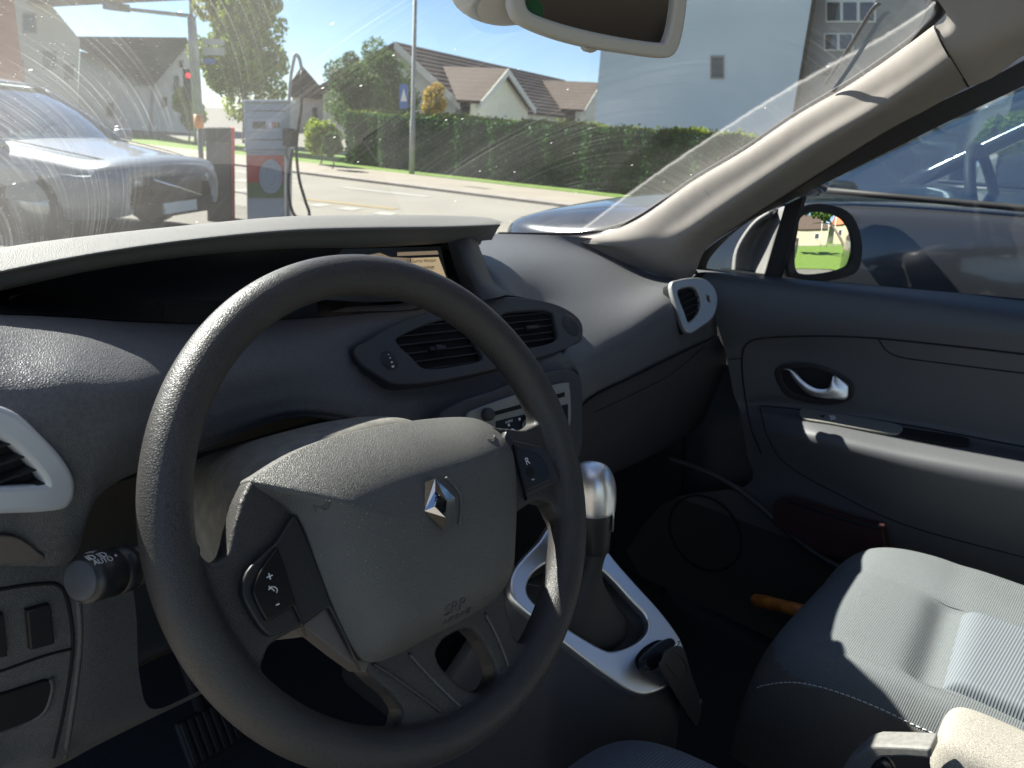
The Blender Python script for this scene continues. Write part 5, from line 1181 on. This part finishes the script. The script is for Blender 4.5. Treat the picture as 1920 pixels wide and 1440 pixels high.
blockhouse('tall_grey_house', 'tall pale grey house with a sloping eave at the left edge', 70, 30,
  [[(-260, 320), (-260, -120), (70, -120), (100, 14), (150, 74), (152, 320)]], [], [(42, 24, 68, 62), (80, 95, 106, 130), (-40, 20, -10, 60), (20, 110, 44, 150), (120, 120, 138, 150)], 10, M['wallg'], M['tile2'], wm=M['brownwall'])
pil = P(12, 150, d=22); prism('brick_pier', [A(pil[0]-.35, pil[1]-.35, 0), A(pil[0]+.35, pil[1]-.35, 0), A(pil[0]+.35, pil[1]+.35, 0), A(pil[0]-.35, pil[1]+.35, 0)], A(0, 0, 1), 4.45, M['redbrick'])
bpy.data.objects['brick_pier']['label'] = 'red brick pier at the left edge of the view'; bpy.data.objects['brick_pier']['category'] = 'pier'
# canopy over the pumps
M['canopy'] = noisem('canopy_underside', (.24, .21, .18), (.28, .25, .21), .6)
c1, c2 = P(60, 16, d=24), P(385, 0, d=26)
zc = 4.45
def onz(px, py): return P(px, py, z=zc)
k1, k2 = onz(40, 16), onz(392, -2)
cn = prism('canopy', [k1+(k1-k2)*.5, k2, k2+A(.0, -16, 0), k1+(k1-k2)*.5+A(-.0, -16, 0)], A(0, 0, 1), .5, M['canopy'])  # near part lengthened out of view to shade the silver car
tag(cn, 'flat brown canopy of the filling station overhead', 'canopy')
# blue grey building and its darker neighbour
def tower(name, label, a, b, h, depth, m_, cat='building'):
    n = nrm(np.cross(b-a, A(0, 0, 1)));
    if n@(CAM-a) < 0: n = -n
    t = thing(name, (a[0], a[1], 0), label, cat); prism('wall', [A(a[0], a[1], 0), A(b[0], b[1], 0), A(b[0], b[1], h), A(a[0], a[1], h)], -n, depth, m_, t)
    return t, n
GL, GR = P(1114, 231, d=24), P(1486, 215, d=22.5)
tb_, nb_ = tower('blue_grey_building', 'plain blue grey building with one small window behind the hedge', GL, GR, 11, 9, M['bluegrey'])
def towin(t, a, n, x0, y0, x1, y1, frame_=None, nx=1, nz=1, e=.04):
    q_ = [PP(p, r_, a+n*.03, n) for p, r_ in ((x0, y0), (x1, y0), (x1, y1), (x0, y1))]
    wf = prism('window', q_, -n, .06, frame_ or M['brownwall'], t)
    for i in range(nx):
        for j in range(nz):
            def bl(u, v): return q_[0]*(1-u)*(1-v)+q_[1]*u*(1-v)+q_[2]*u*v+q_[3]*(1-u)*v
            u0, u1, v0, v1 = (i+.1)/nx, (i+.9)/nx, (j+.08)/nz, (j+.92)/nz
            prism('pane', [bl(u0, v0)+n*.012, bl(u1, v0)+n*.012, bl(u1, v1)+n*.012, bl(u0, v1)+n*.012], -n, .02, M['winglass'], wf)
towin(tb_, GL, nb_, 1332, 104, 1358, 148)
TL, TR = GR+nrm(GR-GL)*.05-nb_*.8, P(1900, 180, d=18)
tt_, nt_ = tower('taupe_building', 'dark taupe building with tall white framed windows beyond the pillar', TL, TR, 11, 8, M['brownwall'])
towin(tt_, TL, nt_, 1548, -40, 1642, 42, M['wallw'], 3, 2); towin(tt_, TL, nt_, 1545, 62, 1600, 95, M['wallw'], 2, 1); towin(tt_, TL, nt_, 1536, 125, 1560, 143, M['brownwall'])
tube('rain_pipe', [A(TL[0], TL[1], 0)+nt_*.1+nrm(TR-TL)*.15, A(TL[0], TL[1], 11)+nt_*.1+nrm(TR-TL)*.15], .07, M['black'], tt_)
# ------------------------------------------------------------------ poles, signs, lights
M['galv'] = noisem('galvanised_steel', (.30, .30, .29), (.36, .36, .35), 5, .5); M['darkst'] = mat('dark_grey_steel', (.12, .12, .12), .5)
b0 = P(772, 327, z=0); lp_ = thing('lamp_post', tuple(b0), 'slender grey lamp post standing at the pavement edge before the hedge', 'lamp post')
tube('pole', [b0, b0+A(0, 0, 1.2), b0+A(0, 0, 1.25), b0+A(0, 0, 7.5)], [.065, .065, .05, .035], M['galv'], lp_, seg=10)
tube('arm', [b0+A(0, 0, 7.4), b0+A(-.3, -.2, 7.7), b0+A(-1.1, -.6, 7.8)], .03, M['galv'], lp_, k=3); box('lamp_head', tuple(b0+A(-1.4, -.75, 7.8)), (.35, .12, .05), M['darkst'], lp_, bevel=.02)
ps = P(757, 180, d=np.linalg.norm((b0-CAM)[:2])*.94-.3)
o_, n_ = P(757, 182, d=15.6), None; n_ = nrm(A(*(-ray(757, 182)[:2]), 0)); 
M['signblue'] = mat('blue_sign', (.06, .14, .42), .4)
sg_ = prism('crossing_sign', [PP(a, b, o_, n_) for a, b in ((749, 158), (765, 158), (765, 203), (749, 203))], -n_, .03, M['signblue']); tag(sg_, 'small blue road sign with a white figure on the slender lamp post', 'road sign')
prism('sign_figure', [PP(a, b, o_+n_*.004, n_) for a, b in ((757, 165), (763, 190), (751, 190))], n_, .004, M['white'], sg_)
b1 = A(*P(374, 262, d=25)[:2], 0); sl_ = thing('street_lamp', tuple(b1), 'thick grey lamp pole with a long arm reaching left over the road', 'street lamp')
zt = P(362, 38, d=25)[2]
tube('pole', [b1, b1+A(0, 0, 3), b1+A(0, 0, zt)], [.17, .15, .12], M['galv'], sl_, seg=10)
pt_ = b1+A(0, 0, zt); ae = P(246, 18, d=25.5)
tube('pole_tip', [pt_, pt_+A(0, 0, 1.5)], .05, M['galv'], sl_)
tube('arm', [pt_, ae], .06, M['galv'], sl_); lh = P(218, 13, d=25.6); box('lamp_head', tuple(lh), (.52, .2, .12), M['darkst'], sl_, (nrm(ae-pt_), nrm(np.cross(A(0, 0, 1), ae-pt_)), A(0, 0, 1)), bevel=.04)
tl_c = P(354, 160, d=24.6); nn2 = nrm(A(*(-ray(354, 160)[:2]), 0)); rx2 = nrm(np.cross(A(0, 0, 1), nn2))
tlt = thing('traffic_light', tuple(tl_c-A(0, 0, .5)), 'traffic light showing red on the thick grey lamp pole', 'traffic light')
box('signal_housing', tuple(tl_c), (.16, .12, .48), M['black'], tlt, (rx2, nn2, A(0, 0, 1)), bevel=.03)
M['red'] = mat('lit_red_lens', (.4, .01, .01), .3, emit=((1, .02, .04), .7)); M['dimlens'] = mat('unlit_lens', (.03, .03, .02), .2)
for dz, m_ in ((.29, M['red']), (0, M['dimlens']), (-.29, M['dimlens'])):
    cc_ = tl_c+nn2*.122+A(0, 0, dz); prism('lens', [cc_+(rx2*math.cos(t)+A(0, 0, 1)*math.sin(t))*.075 for t in np.linspace(0, 6.283, 17)[:-1]], nn2, .015, m_, tlt)
tube('bracket', [tl_c+rx2*.1, P(370, 160, d=25)], .03, M['darkst'], tlt)
M['signgrey'] = mat('sign_grey', (.42, .42, .44), .5)
for i, (x0, y0, x1, y1, m_, lb) in enumerate([(379, 72, 421, 84, M['signgrey'], 'upper of two pale grey street signs on the thick grey lamp pole'), (379, 88, 421, 103, M['signgrey'], 'lower pale grey street sign on the thick grey lamp pole'), (380, 109, 404, 119, M['signblue'], 'small dark blue sign under the two pale signs')]):
    oo = P(400, 90, d=24.5); s_ = prism('street_sign', [PP(a, b, oo, nn2) for a, b in ((x0, y0), (x1, y0+1), (x1, y1+1), (x0, y1))], -nn2, .04, m_); tag(s_, lb, 'street sign')
# ------------------------------------------------------------------ filling station machines
pb = A(*P(498, 300, d=8.2)[:2], 0); pn2 = nrm(A(*(-ray(515, 300)[:2]), 0)); pn2 = nrm(pn2+A(-.35, -.0, 0)); 
pt = thing('fuel_pump', tuple(pb), 'blue grey fuel pump with a red lower panel and a round emblem', 'fuel pump')
def pq(px, py, l=0): return PP(px, py, pb+pn2*l, pn2)
M['pumpblue'] = mat('pump_blue_grey', (.32, .37, .43), .45); M['pumplight'] = mat('pump_pale', (.40, .44, .50), .4); M['pumpred'] = mat('pump_red', (.52, .02, .02), .45); M['pumpgreen'] = mat('pump_green', (.10, .16, .05), .5)
def band2(name, x0, x1, x0b, x1b, y0, y1, m_, l, th): return prism(name, [pq(x0, y0, l), pq(x1, y0, l), pq(x1b, y1, l), pq(x0b, y1, l)], -pn2, th, m_, pt, bevel=.008)
band2('head', 456, 535, 459, 535, 192, 286, M['pumpblue'], .02, .42); band2('cap', 455, 536, 455, 536, 187, 192, M['pumplight'], .05, .48)
prism('display_panel', [pq(462, 222, .024), pq(528, 222, .024), pq(528, 246, .024), pq(462, 246, .024)], pn2, .006, M['pumplight'], pt)
prism('pump_screen', [pq(474, 228, .034), pq(498, 228, .034), pq(498, 241, .034), pq(474, 241, .034)], pn2, .004, M['winglass'], pt)
for k_ in range(3): prism('pump_label', [pq(504+k_*8, 229, .034), pq(509+k_*8, 229, .034), pq(509+k_*8, 240, .034), pq(504+k_*8, 240, .034)], pn2, .004, (M['white'], M['pumpred'], M['pumpgreen'])[k_], pt)
for yy2 in (208, 262, 281): tube('panel_seam', [pq(457, yy2, .022), pq(535, yy2, .022)], .006, M['darkst'], pt)
band2('body', 461, 533, 464, 532, 286, 470, M['pumplight'], .0, .38)
prism('red_panel', [pq(463, 291, .004), pq(533, 291, .004), pq(533, 342, .004), pq(464, 342, .004)], pn2, .012, M['pumpred'], pt)
prism('green_panel', [pq(464, 342, .004), pq(533, 342, .004), pq(533, 371, .004), pq(465, 371, .004)], pn2, .012, M['pumpgreen'], pt)
prism('round_emblem', [pq(508+22*math.cos(t), 331+32*math.sin(t), .018) for t in np.linspace(0, 6.283, 26)[:-1]], pn2, .008, M['pumpblue'], pt)
tube('emblem_ring', [pq(508+14*math.cos(t), 331+20*math.sin(t), .028) for t in np.linspace(0, 6.283, 26)], .012, M['pumplight'], pt)
tube('hose_mast', [pq(540, 420, .0), pq(542, 190, .0), pq(551, 112, .0), pq(556, 103, .0), pq(562, 112, .0), pq(566, 135, 0)], .018, M['galv'], pt, k=4)
tube('hose', [pq(566, 130, 0), pq(565, 200, .1), pq(556, 270, .15), pq(560, 330, .1), pq(572, 375, .1), pq(580, 400, .1), pq(574, 415, .1), pq(550, 400, .1), pq(541, 350, .12), pq(548, 280, .14)], .016, M['black'], pt, k=5)
box('nozzle', tuple(pq(543, 258, .1)), (.05, .07, .09), M['black'], pt, bevel=.02); tube('nozzle_spout', [pq(540, 262, .1), pq(536, 285, .12), pq(540, 300, .12)], .014, M['darkst'], pt, k=3)
bb = A(*P(412, 300, d=8.6)[:2], 0); bn2 = nrm(A(*(-ray(412, 300)[:2]), 0))
bt = thing('service_bin', tuple(bb), 'black service box with a red right edge beside the pump', 'service box')
def bq(px, py, l=0): return PP(px, py, bb+bn2*l, bn2)
prism('housing', [bq(386, 262), bq(434, 262), bq(436, 470), bq(390, 470)], -bn2, .35, mat('dark_taupe_metal', (.06, .055, .055), .5), bt, bevel=.01)
prism('top_panel', [bq(382, 240, .02), bq(436, 240, .02), bq(436, 266, .02), bq(382, 266, .02)], -bn2, .38, M['black'], bt, bevel=.01)
prism('red_edge', [bq(433, 240, .03), bq(440, 240, .03), bq(441, 470, .03), bq(436, 470, .03)], -bn2, .36, M['pumpred'], bt)
ob = A(*P(375, 262, d=12)[:2], 0); bol_ = thing('bollard', tuple(ob), 'small orange topped post left of the black service box', 'post')
tube('post', [ob, ob+A(0, 0, 1.0)], .04, M['darkst'], bol_); tube('orange_cap', [ob+A(0, 0, .9), ob+A(0, 0, 1.1)], .07, M['orange'], bol_)
# ------------------------------------------------------------------ parked cars
def paint(name, c, r=.25, met=.4): return mat(name, c, r, met, coat=.8)
M['tyre'] = mat('tyre_rubber', (.025, .025, .025), .8); M['rim'] = mat('alloy_rim', (.45, .46, .47), .3, .8)
M['cglass'] = None
mg, N, K = newmat('car_glass'); M['cglass'] = mg; N.remove(N['Principled BSDF'])
def glassnodes(N, K, tint, base):
    tr = N.new('ShaderNodeBsdfTransparent'); tr.inputs[0].default_value = L3(tint); g = N.new('ShaderNodeBsdfGlossy'); g.inputs['Roughness'].default_value = .01
    fr = N.new('ShaderNodeFresnel'); geo = N.new('ShaderNodeNewGeometry'); mr = N.new('ShaderNodeMapRange'); K.new(geo.outputs['Backfacing'], mr.inputs[0]); mr.inputs[3].default_value = 1.5; mr.inputs[4].default_value = 1/1.5; K.new(mr.outputs[0], fr.inputs[0])
    ad = N.new('ShaderNodeMath'); ad.operation = 'MULTIPLY_ADD'; ad.use_clamp = True; K.new(fr.outputs[0], ad.inputs[0]); ad.inputs[1].default_value = 1.2; ad.inputs[2].default_value = base
    m = N.new('ShaderNodeMixShader'); K.new(ad.outputs[0], m.inputs[0]); K.new(tr.outputs[0], m.inputs[1]); K.new(g.outputs[0], m.inputs[2]); K.new(m.outputs[0], N['Material Output'].inputs[0])
glassnodes(N, K, (.66, .78, .80), .30)
def car_at(name, label, front, head_, W, L, H, belt, pm, seats=True, hoodz=.92, zf=.62, group=None):
    """front: centre of the front bumper on the ground, head_: unit heading"""
    h = nrm(A(head_[0], head_[1], 0)); r = A(h[1], -h[0], 0); t = thing(name, tuple(front-h*L/2), label, 'car', group)
    def G(s, y, z): return front-h*s+r*y+A(0, 0, z)
    w = W/2
    #  station, half width, sill z, mid z, belt z, top z at centre, shoulder factor
    st = [(0.02, .70, .30, .40, .50, .52), (0.0, .80, .28, .45, zf-.04, zf), (.10, .90, .25, .5, zf+.03, zf+.08), (.35, .97, .22, .5, hoodz-.16, hoodz-.07), (.75, 1., .20, .5, hoodz-.1, hoodz-.02), (1.2, 1., .20, .55, belt-.06, hoodz+.04), (1.6, 1., .2, .55, belt-.02, belt), (2.4, 1., .2, .55, belt, belt), (3.3, 1., .2, .55, belt+.01, belt+.02), (L-.5, .98, .22, .55, belt+.01, belt+.02), (L-.12, .93, .25, .55, belt-.05, belt), (L, .86, .3, .5, belt-.2, belt-.12), (L, .8, .35, .45, .6, .62)]
    rows = []
    for s, k, z0, z1, zb, zt_ in st:
        ww = w*k; side = [(ww*.93, z0), (ww*.99, (z0+z1)/2), (ww, z1), (ww*1.0, (z1+zb)/2), (ww*.975, zb-.06), (ww*.93, zb), (ww*.80, zb+(zt_-zb)*.6), (ww*.45, zt_), (0, zt_+.01)]
        row = [G(s, -y, z) for y, z in side]+[G(s, y, z) for y, z in side[-2::-1]]; rows.append(row)
    body = grid('body', rows, pm, t, ku=3, kv=4)
    # greenhouse: glass between belt and roof
    c0_, c1_, c2_, c3_ = 1.12, 1.95, L-1.15, L-.35
    def sec(s, z, k, e=0): return [G(s, -w*k, z), G(s-e, -w*k*.6, z+.02), G(s-e*1.4, 0, z+.03), G(s-e, w*k*.6, z+.02), G(s, w*k, z)]
    grid('windscreen', [sec(c0_, belt-.06, .86, .12), sec((c0_+c1_)/2, (belt+H)/2, .80, .1), sec(c1_, H-.05, .70, .08)], M['cglass'], t, ku=4, kv=3)
    grid('rear_window', [sec(c3_, belt-.02, .84, -.1), sec((c2_+c3_)/2+.08, (belt+H)/2, .79, -.08), sec(c2_, H-.06, .68, -.06)], M['cglass'], t, ku=4, kv=3)
    for sg in (-1, 1):
        q_ = [G(c0_+.12, sg*w*.90, belt-.01), G(c1_-.02, sg*w*.735, H-.09), G(c2_, sg*w*.73, H-.10), G(c3_-.1, sg*w*.88, belt)]
        mesh('side_window', q_, [(0, 1, 2, 3)], M['cglass'], t, smooth=False)
        pa = [G(c0_-.03, sg*w*.885, belt-.04), G((c0_+c1_)/2+.02, sg*w*.815, (belt+H)/2-.01), G(c1_-.02, sg*w*.725, H-.05)]; tube('roof_pillar', pa, .035, pm, t, k=4)
        tube('roof_pillar', [G(c3_, sg*w*.875, belt-.02), G((c2_+c3_)/2+.05, sg*w*.81, (belt+H)/2), G(c2_, sg*w*.72, H-.06)], .05, pm, t, k=4)
        tube('roof_rail', [G(c1_-.05, sg*w*.725, H-.06), G((c1_+c2_)/2, sg*w*.735, H-.035), G(c2_+.05, sg*w*.72, H-.07)], .03, pm, t, k=4)
        tube('door_pillar', [G(2.45, sg*w*.90, belt-.02), G(2.5, sg*w*.73, H-.08)], .03, M['black'], t)
        tube('belt_trim', [G(c0_+.1, sg*w*.925, belt-.002), G(2.4, sg*w*.94, belt+.008), G(c3_-.1, sg*w*.915, belt+.012)], .009, M['black'], t, k=4)
        mr2 = [G(1.28, sg*(w+.10), belt+.05)]; m_o = box('wing_mirror', tuple(mr2[0]), (.05, .10, .065), pm, t, (h, r, A(0, 0, 1)), bevel=.03, smooth=True)
        for s_ in (.85, L-.85):
            wc = G(s_, sg*(w-.10), .32); wr2 = []
            for y_, rr_ in ((-.10, .25), (-.1, .31), (-.06, .325), (.06, .325), (.1, .31), (.1, .23)): wr2.append([wc+r*sg*y_+(h*math.cos(a)+A(0, 0, 1)*math.sin(a))*rr_ for a in np.linspace(0, 6.283, 33)[:-1]])
            wh = mesh('wheel', np.array(wr2).reshape(-1, 3), gfaces(6, 32, cu=True), M['tyre'], t)
            parts = [tube_geo([wc+r*sg*.07, wc+r*sg*.09], .23, 24)]
            mesh('rim', *parts[0], M['rim'], wh)
    grid('roof_panel', [sec(c1_-.06, H-.05, .72, .08), sec(c1_+.25, H, .70), sec((c1_+c2_)/2, H+.01, .70), sec(c2_-.2, H-.02, .69), sec(c2_+.06, H-.07, .70, -.06)], pm, t, ku=4, kv=4, solid=.02)
    if seats:
        for sy in (-.36, .36):
            box('seat_back', tuple(G(2.35, sy, belt-.15)), (.07, .2, .32), M['seatside'], t, (h, r, A(0, 0, 1)), bevel=.05, smooth=True)
            box('headrest', tuple(G(2.38, sy, belt+.24)), (.05, .12, .08), M['seatside'], t, (h, r, A(0, 0, 1)), bevel=.04, smooth=True)
        wc = G(1.62, -.36, belt-.03); nn = nrm(h*-.9+A(0, 0, .35)); e1_ = r; e2_ = np.cross(nn, e1_)
        tube('steering_wheel', [wc+(e1_*math.cos(a)+e2_*math.sin(a))*.185 for a in np.linspace(0, 6.283, 33)], .016, M['black'], t)
        box('dashboard', tuple(G(1.35, 0, belt-.12)), (.25, w*.8, .1), M['black'], t, (h, r, A(0, 0, 1)), bevel=.04)
    return t, G, w
M['silverpaint'] = paint('silver_blue_paint', (.23, .25, .27), .48, .3)
def carlines(t, G, w, belt, hz):
    for sg in (-1, 1):
        tube('shut_line', [G(1.18, sg*w*1.002, .25), G(1.2, sg*w*1.004, .6), G(1.25, sg*w*.975, belt-.08)], .006, M['black'], t, k=4)
        tube('shut_line', [G(2.45, sg*w*1.002, .25), G(2.45, sg*w*1.004, .6), G(2.45, sg*w*.96, belt-.05)], .006, M['black'], t, k=4)
        tube('bonnet_line', [G(.10, sg*w*.60, hz-.13), G(.5, sg*w*.74, hz-.06), G(1.1, sg*w*.80, hz+.02)], .006, M['black'], t, k=4)
        tube('sill_trim', [G(1.2, sg*w*1.0, .24), G(3.4, sg*w*1.0, .24)], .03, M['black'], t)
        box('door_handle', tuple(G(2.3, sg*(w+.01), belt-.16)), (.09, .015, .015), M['darkst'], t, (nrm(G(0, 0, 0)-G(1, 0, 0)), nrm(G(0, 1, 0)-G(0, 0, 0)), A(0, 0, 1)), bevel=.006)
    prism('lower_intake', [G(-.03, -.55, .22), G(-.03, .55, .22), G(-.02, .6, .36), G(-.02, -.6, .36)], G(0.05, 0, 0)-G(0, 0, 0), 1.0, M['black'], t)
M['navy'] = paint('dark_charcoal_paint', (.045, .048, .055), .18, .4)
hv_ = nrm(A(.50, -.87, 0)); fr0 = P(332, 392, d=7.5); fr0 = A(fr0[0], fr0[1], 0)
ct, G, w = car_at('parked_car', 'silver blue car facing the pumps, seen in front of the windshield at the left', fr0, hv_, 1.82, 4.6, 1.34, .83, M['silverpaint'], zf=.66, hoodz=.83)
M['grille'] = mat('grille_black', (.02, .02, .02), .4); M['lens'] = mat('headlight_glass', (.55, .58, .6), .1, .2, coat=1)
gr_ = mesh('grille', [G(-.025, -.36, .38), G(-.025, .36, .38), G(-.015, .42, .58), G(-.015, -.42, .58)], [(0, 1, 2, 3)], M['grille'], ct, solid=.03, offset=0)
tube('grille_bar', [G(-.05, -.34, .39), G(-.05, .38, .57)], .012, M['chrome'], ct)
prism('number_plate', [G(-.05, -.26, .25), G(-.05, .26, .25), G(-.05, .26, .35), G(-.05, -.26, .35)], -hv_, .02, M['white'], ct)
carlines(ct, G, w, .83, .83)
for sg in (-1, 1): grid('headlight', [[G(.0, sg*.52, .53), G(.07, sg*.68, .53), G(.22, sg*.82, .56)], [G(.02, sg*.52, .62), G(.10, sg*.68, .63), G(.26, sg*.84, .65)]], M['lens'], ct, ku=3, kv=2, solid=.04, offset=0)
fr1 = A(3.12, 2.12, 0)
ct2, G2, w2 = car_at('parked_car', 'dark charcoal car parked close along the passenger side', fr1, A(-.02, 1, 0), 1.84, 4.7, 1.66, 1.13, M['navy'], zf=.86, hoodz=1.07)
for sg in (-1, 1): grid('headlight', [[G2(.0, sg*.50, .66), G2(.08, sg*.68, .65), G2(.32, sg*.86, .72)], [G2(.03, sg*.52, .80), G2(.12, sg*.68, .82), G2(.40, sg*.85, .88)]], M['lens'], ct2, ku=3, kv=2, solid=.05, offset=0)
for s_ in (2.0, 3.35): box('door_handle', tuple(G2(s_, -w2-.015, .96)), (.10, .015, .016), M['navy'], ct2, (A(0, 1, 0), A(1, 0, 0), A(0, 0, 1)), bevel=.008, smooth=True)
tube('door_strip', [G2(1.0, -w2-.004, .60), G2(3.9, -w2-.004, .62)], .018, M['darkst'], ct2)
fr2_ = A(5.6, 1.9, 0)
car_at('parked_car', 'second dark car glimpsed through the windows of the nearer charcoal car', fr2_, A(0, 1, 0), 1.8, 4.4, 1.45, .95, paint('slate_paint', (.10, .13, .16)), seats=False)
# ------------------------------------------------------------------ behind us, seen in the door mirror
quad('back_lawn', [A(-25, -60), A(40, -60), A(40, -6.5), A(-25, -6.5)], M['lawn'], None, .02, 'structure')
def backhouse(name, label, c_, wx_, wy_, hw, hr, mw, mr_):
    t = thing(name, (c_[0], c_[1], 0), label, 'house'); x, y = c_
    prism('wall', [A(x-wx_, y-wy_, 0), A(x+wx_, y-wy_, 0), A(x+wx_, y+wy_, 0), A(x-wx_, y+wy_, 0)], A(0, 0, 1), hw, mw, t)
    V = [A(x-wx_-.4, y-wy_-.4, hw), A(x+wx_+.4, y-wy_-.4, hw), A(x+wx_+.4, y+wy_+.4, hw), A(x-wx_-.4, y+wy_+.4, hw), A(x-wx_*.6, y, hr), A(x+wx_*.6, y, hr)]
    mesh('roof', V, [(0, 1, 5, 4), (2, 3, 4, 5), (1, 2, 5), (3, 0, 4), (0, 3, 2, 1)], mr_, t, smooth=False)
    for i in (-.5, .5):
        w_ = prism('window', [A(x+wx_*i-.5, y+wy_+.02, hw*.4), A(x+wx_*i+.5, y+wy_+.02, hw*.4), A(x+wx_*i+.5, y+wy_+.02, hw*.75), A(x+wx_*i-.5, y+wy_+.02, hw*.75)], A(0, 1, 0), .05, M['trim'], t)
        prism('pane', [A(x+wx_*i-.42, y+wy_+.08, hw*.43), A(x+wx_*i+.42, y+wy_+.08, hw*.43), A(x+wx_*i+.42, y+wy_+.08, hw*.72), A(x+wx_*i-.42, y+wy_+.08, hw*.72)], A(0, 1, 0), .01, M['winglass'], w_)
M['mcream'] = noisem('far_cream_wall', (.30, .26, .18), (.34, .30, .21), 1); M['redroof'] = noisem('orange_red_roof', (.50, .12, .05), (.55, .16, .07), 2)
sp0 = sm_c
def back(px, dist):
    r = nrm(ray(px, 440)); m = PP(px, 440, sm_c, smn); nm_ = nrm(smn+(m-sm_c)/MRAD); q_ = r-2*(r@nm_)*nm_; q_ = nrm(A(q_[0], q_[1], 0)); return (m[0]+q_[0]*dist, m[1]+q_[1]*dist)
backhouse('farmhouse', 'cream house with a brown roof reflected at the left of the door mirror', back(1508, 38), 4.5, 4, 2.6, 5.2, M['mcream'], M['tile'])
backhouse('red_roof_house', 'house with an orange red roof reflected in the door mirror', back(1576, 46), 3.2, 4, 3.6, 7.0, M['mcream'], M['redroof'])
for i, k in enumerate((1535, 1548, 1560, 1586)):
    x, y = back(k, 26); o = tube('flag_pole', [A(x, y, 0), A(x, y, 4.2)], .05, M['trim']); tag(o, ['leftmost white pole reflected in the door mirror', 'second white pole from the left in the door mirror', 'third white pole from the left in the door mirror', 'rightmost white pole under the red roof in the door mirror'][i], 'pole', 'white poles on the lawn behind')
quad('back_road', [A(-30, -34), A(45, -34), A(45, -30), A(-30, -30)], M['road'], None, .03, 'structure')
for i, (k, dd_, rr_) in enumerate(((1522, 40, 1.8), (1545, 60, 3.2), (1558, 62, 3.2), (1594, 52, 2.5), (1494, 55, 3.4))):
    x, y = back(k, dd_); cc_ = A(x, y, rr_*.8); tree(['low round green tree beside the cream house reflected in the mirror', 'tall green tree between the two reflected houses', 'second tall green tree left of the red roof in the mirror', 'green tree past the right edge of the reflected red roof', 'green tree left of the reflected cream house'][i], A(x, y, 0), rr_*1.6, cc_, (rr_*.6, rr_*.6, rr_*.6), 14, rr_*.4, 3500, .16, M['leafB'] if i else M['leafA'])
x, y = back(1530, 12); cc_ = A(x, y, 2.9)
tree('dark overhanging tree behind the car, its leaves above the reflected lawn', A(x+2.6, y+.5, 0), 5, cc_, (2.3, 1.2, .7), 20, .45, 9000, .10, M['leafB'])
print('OBJS', len(bpy.data.objects))
